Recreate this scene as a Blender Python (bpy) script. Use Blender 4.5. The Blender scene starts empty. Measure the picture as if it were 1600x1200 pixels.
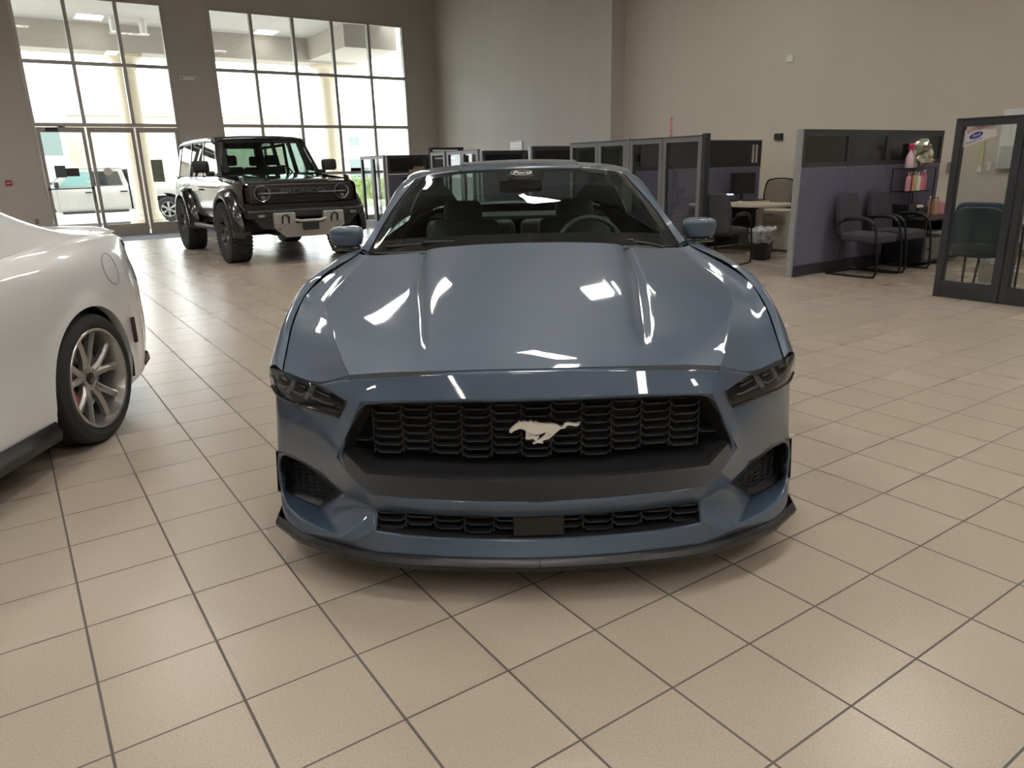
import bpy, bmesh, math, random
from mathutils import Vector, Matrix
random.seed(7)
PI = math.pi
C = bpy.context.scene.collection

# ---------------------------------------------------------------- camera
TH = 0.593955            # the room's walls and tiles are turned this much against the camera's heading
ROOM = Matrix.Rotation(-TH, 4, 'Z')
pit, rol = 0.289107, -0.0254538
F = Vector((0, math.cos(pit), -math.sin(pit)))
R0 = Vector((1, 0, 0)); U0 = R0.cross(F)
R = R0*math.cos(rol) + U0*math.sin(rol); U = -R0*math.sin(rol) + U0*math.cos(rol)
cd = bpy.data.cameras.new('camera'); cam = bpy.data.objects.new('camera', cd); C.objects.link(cam)
M = Matrix((R, U, -F)).transposed().to_4x4()
cam.matrix_world = ROOM @ M
cam.location = (0, 0, 1.36)
cd.sensor_width = 36; cd.lens = 1139.65/1600*36; cd.clip_start = .05; cd.clip_end = 400
bpy.context.scene.camera = cam

# ---------------------------------------------------------------- world, exposure
w = bpy.data.worlds.new('overcast_sky'); bpy.context.scene.world = w; w.use_nodes = True
bgn = w.node_tree.nodes['Background']
bgn.inputs[0].default_value = (.93, .97, 1, 1); bgn.inputs[1].default_value = 5.6
vs = bpy.context.scene.view_settings
vs.view_transform = 'Standard'; vs.look = 'None'; vs.gamma = 1; vs.use_curve_mapping = False
vs.exposure = 0.45
LAMP = 42.0

# ---------------------------------------------------------------- materials
MATS = {}
def mat(name, col, rough=.5, metal=0, coat=0, spec=.5, emit=0, bump=None, var=None, alpha=None, coat_rough=.03, ecol=None):
    if name in MATS: return MATS[name]
    m = bpy.data.materials.new(name); m.use_nodes = True; MATS[name] = m
    nt = m.node_tree; b = nt.nodes['Principled BSDF']
    b.inputs['Base Color'].default_value = (*col, 1); b.inputs['Roughness'].default_value = rough
    b.inputs['Metallic'].default_value = metal; b.inputs['Coat Weight'].default_value = coat
    b.inputs['Coat Roughness'].default_value = coat_rough; b.inputs['Specular IOR Level'].default_value = spec
    if emit:
        b.inputs['Emission Color'].default_value = (*(ecol or col), 1); b.inputs['Emission Strength'].default_value = emit
    tc = nt.nodes.new('ShaderNodeTexCoord')
    if var:   # (scale, amount): gentle uneven colour of the thing itself
        n = nt.nodes.new('ShaderNodeTexNoise'); n.inputs['Scale'].default_value = var[0]; n.inputs['Detail'].default_value = 4
        nt.links.new(tc.outputs['Object'], n.inputs['Vector'])
        mx = nt.nodes.new('ShaderNodeMix'); mx.data_type = 'RGBA'
        k = var[1]
        mx.inputs['A'].default_value = (*[c*(1-k) for c in col], 1); mx.inputs['B'].default_value = (*[min(1, c*(1+k)) for c in col], 1)
        nt.links.new(n.outputs['Fac'], mx.inputs['Factor']); nt.links.new(mx.outputs['Result'], b.inputs['Base Color'])
    if bump:  # (scale, strength)
        n2 = nt.nodes.new('ShaderNodeTexNoise'); n2.inputs['Scale'].default_value = bump[0]; n2.inputs['Detail'].default_value = 3
        nt.links.new(tc.outputs['Object'], n2.inputs['Vector'])
        bp = nt.nodes.new('ShaderNodeBump'); bp.inputs['Strength'].default_value = bump[1]; bp.inputs['Distance'].default_value = .01
        nt.links.new(n2.outputs['Fac'], bp.inputs['Height']); nt.links.new(bp.outputs['Normal'], b.inputs['Normal'])
    return m

def glass(name, tint=(1, 1, 1), refl=1.0, ior=1.5):
    if name in MATS: return MATS[name]
    m = bpy.data.materials.new(name); m.use_nodes = True; MATS[name] = m
    nt = m.node_tree; nt.nodes.clear()
    o = nt.nodes.new('ShaderNodeOutputMaterial'); mix = nt.nodes.new('ShaderNodeMixShader')
    t = nt.nodes.new('ShaderNodeBsdfTransparent'); g = nt.nodes.new('ShaderNodeBsdfGlossy')
    # reflectance of a thin sheet, the same from both of its sides
    ge = nt.nodes.new('ShaderNodeNewGeometry'); dt = nt.nodes.new('ShaderNodeVectorMath'); dt.operation = 'DOT_PRODUCT'
    nt.links.new(ge.outputs['Incoming'], dt.inputs[0]); nt.links.new(ge.outputs['Normal'], dt.inputs[1])
    f0 = ((ior-1)/(ior+1))**2
    def mth(op, a, b_):
        n = nt.nodes.new('ShaderNodeMath'); n.operation = op
        for i, x in enumerate((a, b_)):
            if isinstance(x, (int, float)): n.inputs[i].default_value = x
            else: nt.links.new(x, n.inputs[i])
        return n.outputs[0]
    ab = nt.nodes.new('ShaderNodeMath'); ab.operation = 'ABSOLUTE'; nt.links.new(dt.outputs['Value'], ab.inputs[0])
    sch = mth('ADD', mth('MULTIPLY', mth('POWER', mth('SUBTRACT', 1.0, ab.outputs[0]), 5.0), 1-f0), f0)
    class f: outputs = [sch]
    t.inputs[0].default_value = (*tint, 1); g.inputs['Roughness'].default_value = .0; g.inputs[0].default_value = (refl, refl, refl, 1)
    nt.links.new(f.outputs[0], mix.inputs[0]); nt.links.new(t.outputs[0], mix.inputs[1]); nt.links.new(g.outputs[0], mix.inputs[2])
    nt.links.new(mix.outputs[0], o.inputs[0])
    return m

# ---------------------------------------------------------------- mesh helpers
def superell(rx, ry, rz, e=.55, n=24, shape=None):
    bm = bmesh.new(); bmesh.ops.create_uvsphere(bm, u_segments=n*2, v_segments=n, radius=1)
    for v in bm.verts:
        c = [math.copysign(abs(q)**e, q) for q in v.co]; L = 1
        v.co = (c[0]*rx, c[1]*ry, c[2]*rz)
        if shape: v.co = shape(*v.co)
    return bm
class MB:
    """collects shapes into one mesh"""
    def __init__(s): s.v = []; s.f = []; s.m = []; s.k = 0
    def mi(s, k): s.k = k; return s
    def add(s, vs_, fs_):
        n = len(s.v); s.v += [tuple(p) for p in vs_]
        for f in fs_: s.f.append(tuple(i+n for i in f)); s.m.append(s.k)
        return s
    def box(s, x0, y0, z0, x1, y1, z1, M=None):
        v = [(x, y, z) for z in (z0, z1) for y in (y0, y1) for x in (x0, x1)]
        if M is not None: v = [M @ Vector(p) for p in v]
        return s.add(v, [(0, 2, 3, 1), (4, 5, 7, 6), (0, 1, 5, 4), (2, 6, 7, 3), (0, 4, 6, 2), (1, 3, 7, 5)])
    def bbox(s, x0, y0, z0, x1, y1, z1, r=.01, M=None, seg=2):
        bm = bmesh.new(); bmesh.ops.create_cube(bm, size=1)
        for v in bm.verts:
            v.co = Vector(((x0+x1)/2+v.co.x*(x1-x0), (y0+y1)/2+v.co.y*(y1-y0), (z0+z1)/2+v.co.z*(z1-z0)))
        bmesh.ops.bevel(bm, geom=bm.edges[:], offset=min(r, .49*min(abs(x1-x0), abs(y1-y0), abs(z1-z0))), segments=seg, affect='EDGES', profile=.5)
        return s.bm(bm, M)
    def bm(s, bm, M=None):
        bm.verts.index_update()
        s.add([(M @ v.co if M is not None else v.co)[:] for v in bm.verts], [[v.index for v in f.verts] for f in bm.faces]); bm.free(); return s
    def tube(s, pts, r, n=10, closed=False, cap=True):
        pts = [Vector(p) for p in pts]; N = len(pts); rr = r if isinstance(r, (list, tuple)) else [r]*N
        rings = []; prev = None
        for i, p in enumerate(pts):
            a = pts[(i-1) % N] if (closed or i > 0) else p; b = pts[(i+1) % N] if (closed or i < N-1) else p
            t = (b-a).normalized()
            if prev is None:
                u = t.orthogonal().normalized()
            else:
                u = (prev - t*prev.dot(t)); u = u.normalized() if u.length > 1e-6 else t.orthogonal().normalized()
            prev = u; w_ = t.cross(u)
            rings.append([p + (u*math.cos(k*2*PI/n)+w_*math.sin(k*2*PI/n))*rr[i] for k in range(n)])
        base = [q for r_ in rings for q in r_]; fs = []
        for i in range(N if closed else N-1):
            for k in range(n):
                j = (i+1) % N; fs.append((i*n+k, i*n+(k+1) % n, j*n+(k+1) % n, j*n+k))
        if cap and not closed: fs += [tuple(range(n-1, -1, -1)), tuple((N-1)*n+k for k in range(n))]
        return s.add(base, fs)
    def lathe(s, prof, n=24, axis='Z', c=(0, 0, 0), a0=0, a1=2*PI, M=None):
        full = abs(a1-a0-2*PI) < 1e-6; cols = n if full else n+1; v = []
        for k in range(cols):
            a = a0+(a1-a0)*k/n
            for r, h in prof:
                if axis == 'Z': p = (r*math.cos(a), r*math.sin(a), h)
                elif axis == 'X': p = (h, r*math.cos(a), r*math.sin(a))
                else: p = (r*math.cos(a), h, r*math.sin(a))
                p = Vector(p)+Vector(c)
                v.append(M @ p if M is not None else p)
        L = len(prof); fs = []
        for k in range(n):
            j = (k+1) % cols
            for i in range(L-1): fs.append((k*L+i, j*L+i, j*L+i+1, k*L+i+1))
        return s.add(v, fs)
    def cyl(s, c, r, h, axis='Z', n=20, r2=None):
        r2 = r if r2 is None else r2
        return s.lathe([(0.0001, 0), (r, 0), (r2, h), (0.0001, h)], n, axis, c)
    def poly(s, pts, d, M=None):
        """outline (list of 3-D points) pushed along vector d into a solid"""
        d = Vector(d); a = [Vector(p) for p in pts]; b = [p+d for p in a]; n = len(a)
        v = a+b
        if M is not None: v = [M @ p for p in v]
        bm = bmesh.new(); bv = [bm.verts.new(p) for p in v]
        f1 = bm.faces.new(bv[:n]); f2 = bm.faces.new(bv[n:][::-1])
        for i in range(n): bm.faces.new((bv[i], bv[n+i], bv[n+(i+1) % n], bv[(i+1) % n]))
        bmesh.ops.triangulate(bm, faces=[f for f in bm.faces if len(f.verts) > 4], ngon_method='BEAUTY')
        return s.bm(bm)
    def grid(s, G, flip=False):
        """G[i][j] points"""
        a, b = len(G), len(G[0]); fs = []
        for i in range(a-1):
            for j in range(b-1):
                q = (i*b+j, i*b+j+1, (i+1)*b+j+1, (i+1)*b+j)
                fs.append(q[::-1] if flip else q)
        return s.add([p for r_ in G for p in r_], fs)
    def mirror(s):
        """adds the x-mirrored copy of everything so far"""
        n = len(s.v); s.v += [(-x, y, z) for x, y, z in s.v]
        m0 = list(s.m)
        s.f += [tuple(i+n for i in f[::-1]) for f in list(s.f)]; s.m += m0
        return s
    def flipx(s):
        s.v = [(-x, y, z) for x, y, z in s.v]; s.f = [f[::-1] for f in s.f]; return s
    def move(s, M):
        s.v = [tuple(M @ Vector(p)) for p in s.v]; return s
    def build(s, name, m, parent=None, smooth=False, sub=0, crease=None, weld=True, solid=0, bev=0, auto=None):
        me = bpy.data.meshes.new(name); me.from_pydata(s.v, [], s.f)
        ms = m if isinstance(m, (list, tuple)) else [m]
        for x in ms: me.materials.append(x)
        if len(ms) > 1:
            me.polygons.foreach_set('material_index', s.m)
        bm = bmesh.new(); bm.from_mesh(me)
        if weld: bmesh.ops.remove_doubles(bm, verts=bm.verts, dist=1e-5)
        bmesh.ops.recalc_face_normals(bm, faces=bm.faces)
        bm.to_mesh(me); bm.free()
        if smooth: me.polygons.foreach_set('use_smooth', [True]*len(me.polygons))
        if smooth and auto: me.set_sharp_from_angle(angle=math.radians(auto))
        o = bpy.data.objects.new(name, me); C.objects.link(o)
        if parent is not None: o.parent = parent
        if sub:
            md = o.modifiers.new('sub', 'SUBSURF'); md.levels = sub; md.render_levels = sub
        if solid:
            md = o.modifiers.new('solid', 'SOLIDIFY'); md.thickness = solid; md.offset = -1
        if bev:
            md = o.modifiers.new('bevel', 'BEVEL'); md.width = bev; md.segments = 2; md.limit_method = 'ANGLE'
        return o

def cr(p0, p1, p2, p3, t):
    return [0.5*((2*b)+(-a+c)*t+(2*a-5*b+4*c-d)*t*t+(-a+3*b-3*c+d)*t**3) for a, b, c, d in zip(p0, p1, p2, p3)]
def spline(P, n, lin=False):
    """n+1 points along control list P (parameter = control index)"""
    out = []; N = len(P)-1
    for k in range(n+1):
        t = k*N/n; i = min(int(t), N-1); u = t-i
        if lin or N == 0: out.append([a+(b-a)*u for a, b in zip(P[i], P[i+1])]); continue
        p0 = P[i-1] if i > 0 else [2*a-b for a, b in zip(P[0], P[1])]
        p3 = P[i+2] if i+2 <= N else [2*a-b for a, b in zip(P[N], P[N-1])]
        out.append(cr(p0, P[i], P[i+1], p3, u))
    return out
def loft(rails, nt, ns, lin_across=False):
    R_ = [spline(r, nt) for r in rails]; G = []
    for k in range(nt+1):
        G.append(spline([r[k] for r in R_], ns*(len(rails)-1), lin_across))
    return G
def interp(tab, x):
    """smooth 1-D table [(x, v..), ...]"""
    if x <= tab[0][0]: return list(tab[0][1:])
    if x >= tab[-1][0]: return list(tab[-1][1:])
    i = 0
    while tab[i+1][0] < x: i += 1
    u = (x-tab[i][0])/(tab[i+1][0]-tab[i][0])
    p = lambda k: tab[max(0, min(len(tab)-1, k))][1:]
    res = []
    for j in range(len(tab[0])-1):
        h = tab[i+1][0]-tab[i][0]
        d0 = (p(i+1)[j]-p(i-1)[j])/max(1e-6, (tab[min(len(tab)-1, i+1)][0]-tab[max(0, i-1)][0]))*h
        d1 = (p(i+2)[j]-p(i)[j])/max(1e-6, (tab[min(len(tab)-1, i+2)][0]-tab[i][0]))*h
        a, b = p(i)[j], p(i+1)[j]
        res.append((2*u**3-3*u*u+1)*a+(u**3-2*u*u+u)*d0+(-2*u**3+3*u*u)*b+(u**3-u*u)*d1)
    return res

def empty(name, loc, rz=0, label=None, cat=None, group=None):
    o = bpy.data.objects.new(name, None); C.objects.link(o); o.location = loc; o.rotation_euler = (0, 0, rz)
    o.empty_display_size = .1
    return tag(o, label, cat, group)
def tag(o, label=None, cat=None, group=None, kind=None):
    if label: o['label'] = label
    if cat: o['category'] = cat
    if group: o['group'] = group
    if kind: o['kind'] = kind
    return o
def struct(o): o['kind'] = 'structure'; return o
def part_label(o, t): o['label'] = t; return o
def copy_tree(o, parent=None):
    c = o.copy(); C.objects.link(c)
    if parent is not None: c.parent = parent; c.matrix_parent_inverse = o.matrix_parent_inverse.copy()
    for ch in list(o.children): copy_tree(ch, c)
    return c
FONTC = {}
def text(name, body, size, m, M, parent=None, ext=.0015, bold=0, sx=1, shear=0):
    """real lettering turned into a mesh"""
    cu = bpy.data.curves.new(name, 'FONT'); cu.body = body; cu.size = size; cu.extrude = ext; cu.offset = bold
    cu.align_x = 'CENTER'; cu.align_y = 'CENTER'; cu.shear = shear; cu.resolution_u = 3
    t = bpy.data.objects.new('tmp', cu); C.objects.link(t)
    dg = bpy.context.evaluated_depsgraph_get()
    me = bpy.data.meshes.new_from_object(t.evaluated_get(dg)); me.name = name
    bpy.data.objects.remove(t)
    me.transform(M @ Matrix.Diagonal((sx, 1, 1, 1))); me.materials.clear(); me.materials.append(m)
    o = bpy.data.objects.new(name, me); C.objects.link(o)
    if parent is not None: o.parent = parent
    return o
def vloc(x, y, z=0):
    """camera-heading ground coordinates to room coordinates"""
    return ROOM @ Vector((x, y, z))
# ================================================================ ROOM SHELL
white_paint = mat('white_paint', (.8, .8, .78), .6)
def floor_mat():
    m = bpy.data.materials.new('floor_tile'); m.use_nodes = True; nt = m.node_tree; b = nt.nodes['Principled BSDF']; L = nt.links.new
    N = nt.nodes.new
    geo = N('ShaderNodeNewGeometry'); sep = N('ShaderNodeSeparateXYZ'); L(geo.outputs['Position'], sep.inputs[0])
    def mth(op, a, b_=None, c=None):
        n = N('ShaderNodeMath'); n.operation = op
        for i, x in enumerate((a, b_, c)):
            if x is None: continue
            if isinstance(x, (int, float)): n.inputs[i].default_value = x
            else: L(x, n.inputs[i])
        return n.outputs[0]
    S = .32; cells = []; grout = []
    for ax, off, gw in (('X', 1.908, .0036), ('Y', 1.4592, .0030)):
        t = mth('DIVIDE', mth('SUBTRACT', sep.outputs[ax], off), S)
        fr = mth('FRACT', t); cells.append(mth('FLOOR', t))
        d = mth('MULTIPLY', mth('MINIMUM', fr, mth('SUBTRACT', 1.0, fr)), S)
        grout.append(mth('SUBTRACT', 1.0, mth('SMOOTH_MIN', mth('DIVIDE', d, gw), 1.0, .2)))
    g = mth('GREATER_THAN', mth('MAXIMUM', grout[0], grout[1]), .02)
    cmb = N('ShaderNodeCombineXYZ'); L(cells[0], cmb.inputs[0]); L(cells[1], cmb.inputs[1])
    wn = N('ShaderNodeTexWhiteNoise'); wn.noise_dimensions = '2D'; L(cmb.outputs[0], wn.inputs['Vector'])
    n1 = N('ShaderNodeTexNoise'); n1.inputs['Scale'].default_value = 170; n1.inputs['Detail'].default_value = 2; L(geo.outputs['Position'], n1.inputs['Vector'])
    r1 = N('ShaderNodeMapRange'); r1.inputs[1].default_value = .3; r1.inputs[2].default_value = .7; r1.inputs[3].default_value = .9; r1.inputs[4].default_value = 1.1; L(n1.outputs['Fac'], r1.inputs[0])
    v = mth('MULTIPLY', r1.outputs[0], mth('ADD', .97, mth('MULTIPLY', wn.outputs['Value'], .05)))
    col = N('ShaderNodeMix'); col.data_type = 'RGBA'; col.blend_type = 'MULTIPLY'; col.inputs['Factor'].default_value = 1
    col.inputs['A'].default_value = (.385, .325, .262, 1); cc = N('ShaderNodeCombineXYZ')
    for i in range(3): L(v, cc.inputs[i])
    L(cc.outputs[0], col.inputs['B'])
    mx = N('ShaderNodeMix'); mx.data_type = 'RGBA'; L(g, mx.inputs['Factor']); L(col.outputs['Result'], mx.inputs['A']); mx.inputs['B'].default_value = (.085, .075, .068, 1)
    L(mx.outputs['Result'], b.inputs['Base Color'])
    ro = mth('ADD', mth('MULTIPLY', wn.outputs['Value'], .006), .27)
    ro = mth('ADD', ro, mth('MULTIPLY', g, .4)); L(ro, b.inputs['Roughness'])
    b.inputs['Specular IOR Level'].default_value = .5
    h = mth('SUBTRACT', mth('MULTIPLY', n1.outputs['Fac'], .03), g)
    bp = N('ShaderNodeBump'); bp.inputs['Strength'].default_value = .35; bp.inputs['Distance'].default_value = .0015; L(h, bp.inputs['Height']); L(bp.outputs[0], b.inputs['Normal'])
    return m
def wall_mat(name, col, streak=.06):
    m = mat(name, col, .75); nt = m.node_tree; b = nt.nodes['Principled BSDF']; L = nt.links.new; N = nt.nodes.new
    tc = N('ShaderNodeNewGeometry'); mp = N('ShaderNodeMapping'); mp.inputs['Scale'].default_value = (1.3, 1.3, .18); L(tc.outputs['Position'], mp.inputs['Vector'])
    n = N('ShaderNodeTexNoise'); n.inputs['Scale'].default_value = 1.6; n.inputs['Detail'].default_value = 6; L(mp.outputs[0], n.inputs['Vector'])
    mx = N('ShaderNodeMix'); mx.data_type = 'RGBA'; L(n.outputs['Fac'], mx.inputs['Factor'])
    mx.inputs['A'].default_value = (*[c*(1-streak) for c in col], 1); mx.inputs['B'].default_value = (*[c*(1+streak) for c in col], 1)
    L(mx.outputs['Result'], b.inputs['Base Color'])
    n2 = N('ShaderNodeTexNoise'); n2.inputs['Scale'].default_value = 90; L(tc.outputs['Position'], n2.inputs['Vector'])
    bp = N('ShaderNodeBump'); bp.inputs['Strength'].default_value = .12; bp.inputs['Distance'].default_value = .003; L(n2.outputs['Fac'], bp.inputs['Height']); L(bp.outputs[0], b.inputs['Normal'])
    return m
wall_grey = wall_mat('grey_wall_paint', (.56, .525, .49))
wall_beige = wall_mat('beige_wall_paint', (.60, .55, .465), .04)
ceil_mat = mat('ceiling_paint', (.30, .30, .30), .9)
XL, XR, XA, YB, YW, ZC = -13.0, 11.55, 11.17, -12.0, 20.1, 6.3
struct(MB().box(XL, YB, -.12, XR+.3, YW+.2, 0).build('floor', floor_mat()))
struct(MB().box(XL-.2, YB-.2, ZC, XR+.4, YW+.3, ZC+.15).build('ceiling', ceil_mat))
struct(MB().box(XL-.2, YB, 0, XL, YW, ZC).build('wall_left', wall_grey))
struct(MB().box(XL-.2, YB-.2, 0, XR+.4, YB, ZC).build('wall_back', wall_beige))
struct(MB().box(XR, YB, 0, XR+.2, 12.5, ZC).build('wall_right', wall_beige))
struct(MB().box(XA, 12.5, 0, XR+.2, YW, ZC).build('wall_right_near_windows', wall_grey))
# window wall with its two openings
W1 = (.93, 3.98, 0, 5.22); W2 = (4.96, 10.22, .08, 5.22)
mb = MB()
mb.box(XL, YW, 0, W1[0], YW+.25, ZC); mb.box(W1[1], YW, 0, W2[0], YW+.25, ZC); mb.box(W2[1], YW, 0, XR+.2, YW+.25, ZC)
mb.box(W1[0], YW, W1[3], W1[1], YW+.25, ZC); mb.box(W2[0], YW, W2[3], W2[1], YW+.25, ZC); mb.box(W2[0], YW, 0, W2[1], YW+.25, W2[2])
struct(mb.build('wall_front', wall_grey))
# exposed joists under the ceiling, seen in the car's reflections
jm = mat('joist_paint', (.50, .49, .47), .7)
for i in range(9):
    y = -10.5+i*3.6
    struct(MB().box(XL, y, ZC-.3, XR, y+.12, ZC-.001).build('trim_%d' % (i+1), jm))

for i in range(5):
    x = -10.4+i*4.7
    struct(MB().box(x, YB, ZC-.42, x+.16, YW, ZC-.301).build('trim_%d' % (i+10), jm))

alu = mat('brushed_aluminium', (.50, .48, .45), .45, .3)
alu_dark = mat('bronze_frame', (.40, .375, .34), .45, .2)
pane = glass('window_pane', (.97, .985, .98))
def bars(parent, xs, zs, x0, x1, z0, z1, y0, y1, wd=.075, name='window_frame', m=None):
    mb = MB()
    for x in xs: mb.box(x-wd/2, y0, z0, x+wd/2, y1, z1)
    for z in zs: mb.box(x0, y0+.004, z-wd/2, x1, y1-.004, z+wd/2)
    return mb.build(name, m or alu, parent)
w1 = struct(empty('window_1', (W1[0], YW, 2.5)))
def par(o, p):   # keep world coordinates while parenting to an unrotated empty
    o.parent = p; o.matrix_parent_inverse = Matrix.Translation(p.location).inverted(); return o
f = bars(None, [.96, 1.96, 2.98, 3.95], [2.52, 3.83, 5.19], W1[0], W1[1], 2.49, 5.22, YW-.03, YW+.09); par(f, w1)
par(MB().box(W1[0], YW+.03, 2.52, W1[1], YW+.036, 5.2).build('window_glass', pane), w1)
w2 = struct(empty('window_2', (W2[0], YW, .1)))
f = bars(None, [4.99, 5.99, 7.05, 8.1, 9.14, 10.19], [.11, 1.32, 2.53, 3.83, 5.19], W2[0], W2[1], .08, 5.22, YW-.03, YW+.09); par(f, w2)
par(MB().box(W2[0], YW+.03, .1, W2[1], YW+.036, 5.2).build('window_glass', pane), w2)
# three leaves of the entrance
black_plastic = mat('black_plastic', (.02, .02, .022), .45)
grey_metal = mat('grey_metal', (.4, .4, .4), .35, .8)
for i, (x0, x1) in enumerate(((.99, 1.94), (1.98, 2.96), (3.0, 3.93))):
    d = struct(empty('door_%d' % (i+1), (x0, YW, 0)))
    mb = MB(); a = .07
    mb.box(x0, YW-.01, .02, x0+a, YW+.05, 2.47); mb.box(x1-a, YW-.01, .02, x1, YW+.05, 2.47)
    mb.box(x0+a, YW-.008, .02, x1-a, YW+.048, .27); mb.box(x0+a, YW-.008, 2.36, x1-a, YW+.048, 2.47)
    par(mb.build('door_frame', alu_dark), d)
    par(MB().box(x0+a, YW+.018, .27, x1-a, YW+.024, 2.36).build('door_glass', pane), d)
    if i == 0:
        mb = MB(); mb.tube([(x0+.03, YW-.07, 1.13), (x1-.03, YW-.07, 1.13)], .014); mb.box(x0+.02, YW-.08, 1.1, x0+.06, YW, 1.16); mb.box(x1-.06, YW-.08, 1.1, x1-.02, YW, 1.16)
        par(mb.build('push_bar', black_plastic), d)
        mb = MB(); mb.tube([(x1-.035, YW-.02, .8), (x1-.035, YW-.07, .83), (x1-.035, YW-.08, .95), (x1-.035, YW-.07, 1.07), (x1-.035, YW-.02, 1.1)], .011)
        par(mb.build('pull_handle', black_plastic), d)
        mb = MB(); mb.bbox(x0+.18, YW-.08, 2.38, x0+.42, YW-.01, 2.45, .008); mb.tube([(x0+.4, YW-.05, 2.46), (x0+.56, YW-.09, 2.475), (x0+.42, YW-.02, 2.49)], .01, 6)
        par(mb.build('door_closer', black_plastic), d)
mb = MB(); mb.box(W1[0], YW-.02, 0, W1[0]+.055, YW+.09, 2.5); mb.box(W1[1]-.045, YW-.02, 0, W1[1], YW+.09, 2.5); mb.box(W1[0], YW-.012, 0, W1[1], YW+.088, .018)
par(struct(mb.build('window_frame', alu)), w1)
# entrance mat and base trim
struct(MB().box(.9, 18.35, 0, 4.3, 20.0, .006).build('trim_20', mat('entrance_mat', (.16, .165, .19), .8, bump=(60, .5))))
bt = mat('vinyl_base', (.2, .19, .175), .6)
struct(MB().box(XL, YW-.012, 0, W1[0], YW-.001, .1).build('baseboard_front', bt))
struct(MB().box(XR-.012, YB, 0, XR-.001, 12.48, .1).build('baseboard_right', bt))

# ceiling troffers (real lamps)
lens = mat('lamp_lens', (1, .955, .885), .5, emit=LAMP)
lens.cycles.emission_sampling = 'FRONT_BACK' if hasattr(lens, 'cycles') else None
louv = mat('lamp_louvre', (.75, .75, .74), .4)
proto = empty('ceiling_light', (0, 0, ZC), 0)
mb = MB()
HW = .22
for s_ in (-1, 1):
    mb.box(-.62, s_*HW-.008, -.32, .62, s_*HW+.008, -.2); mb.box(s_*.61-.008, -HW, -.32, s_*.61+.008, HW, -.2)
mb.box(-.62, -HW, -.2, .62, HW, -.18)
mb.build('lamp_housing', louv, proto)
mb = MB()
for k in range(-3, 4): mb.box(-.6, k*.055-.005, -.318, .6, k*.055+.005, -.302)
mb.build('louvre', louv, proto)
MB().box(-.6, -HW+.01, -.3, .6, HW-.01, -.297).build('lamp_lens', lens, proto)
spots = [(x, y) for y in (-8.0, -3.3, 1.4, 6.1, 10.8) for x in (-9.3, -5.8, -2.3, 1.2, 4.7)]+[(8.2, y) for y in (-5.7, -1.0, 3.65, 8.3)]+[(1.2, 15.3), (-5.8, 15.3)]
first = True
for x, y in spots:
    o = proto if first else copy_tree(proto); first = False
    o.location = (x, y, ZC); o.rotation_euler = (0, 0, 0 if y > 7 else PI/2)
    tag(o, 'white louvred fluorescent light in the ceiling above the showroom, reflected in the blue bonnet', 'ceiling light', 'fluorescent lights in the showroom ceiling')

# ================================================================ OUTSIDE
conc = mat('pale_concrete', (.46, .445, .41), .85, var=(.6, .08))
struct(MB().box(-60, YW+.25, -.3, 90, 110, -.1).build('trim_30', conc))
stucco = mat('cream_stucco', (.62, .55, .42), .8, bump=(40, .2))
canopy_m = mat('canopy_soffit', (.5, .485, .455), .85)
mb = MB()
mb.box(-6, 23.75, 4.62, 10.35, 24.65, 5.3); mb.box(8.75, YW+.75, 4.68, 10.35, 23.75, 5.3)
c = tag(mb.build('canopy_beam', mat('beam_render', (.45, .42, .365), .85)), 'cream stucco beam along the edge of the entrance canopy outside', 'beam')
c2 = tag(MB().box(-6, YW+.25, 5.3, 9.9, 24.65, 5.5).build('canopy_ceiling', canopy_m), 'pale tiled ceiling of the entrance canopy outside the tall windows', 'ceiling')
def column(x, y, lab):
    t = empty('column', (x, y, -.1), 0, lab, 'column', 'columns carrying the entrance canopy')
    mb = MB(); mb.bbox(-.45, -.45, 0, .45, .45, .2, .01); mb.lathe([(0, .2), (.42, .2), (.43, .26), (.38, .32), (.36, .36), (.36, .4), (.32, .45), (.3, .5)], 32)
    mb.build('column_base', stucco, t, smooth=True, auto=40)
    MB().lathe([(.3, .5), (.3, 1.6), (.285, 3.0), (.26, 4.3)], 32).build('column_shaft', stucco, t, smooth=True)
    mb = MB(); mb.lathe([(.26, 4.3), (.3, 4.32), (.3, 4.36), (.265, 4.38), (.27, 4.45), (.38, 4.6), (.4, 4.63)], 32); mb.bbox(-.42, -.42, 4.62, .42, .42, 4.72, .01)
    mb.build('column_capital', stucco, t, smooth=True, auto=40)
column(3.6, 24.2, 'cream round column outside the glass entrance doors')
column(9.5, 24.2, 'cream round column outside the wide window behind the black off-roader')
sp = None
for x, y, l in ((3.25, 22.6, 'white cylinder spotlight under the canopy, seen through the middle top pane above the doors'), (3.96, 22.7, 'white cylinder spotlight under the canopy, seen through the right top pane above the doors')):
    o = MB().lathe([(0.001, 0), (.09, 0), (.09, .28), (.04, .3), (.04, .36), (0.001, .36)], 20).build('canopy_spotlight', white_paint, smooth=True, auto=40)
    o.location = (x, y, 4.94); tag(o, l, 'spotlight')
lens2 = mat('canopy_lamp_lens', (1, .96, .9), .5, emit=5)
for x, y, l in ((2.77, 23.0, 'square fluorescent light in the canopy ceiling above the glass doors'), (7.3, 23.2, 'square fluorescent light in the canopy ceiling outside the wide window')):
    t = empty('canopy_light', (x, y, 5.3), 0, l, 'ceiling light')
    mb = MB()
    for a in range(-4, 5): mb.box(a*.07-.006, -.3, -.035, a*.07+.006, .3, -.012)
    mb.box(-.32, -.32, -.03, -.3, .32, 0); mb.box(.3, -.32, -.03, .32, .32, 0)
    mb.build('louvre', white_paint, t); MB().box(-.3, -.3, -.011, .3, .3, -.001).build('lamp_lens', lens2, t)
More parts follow.
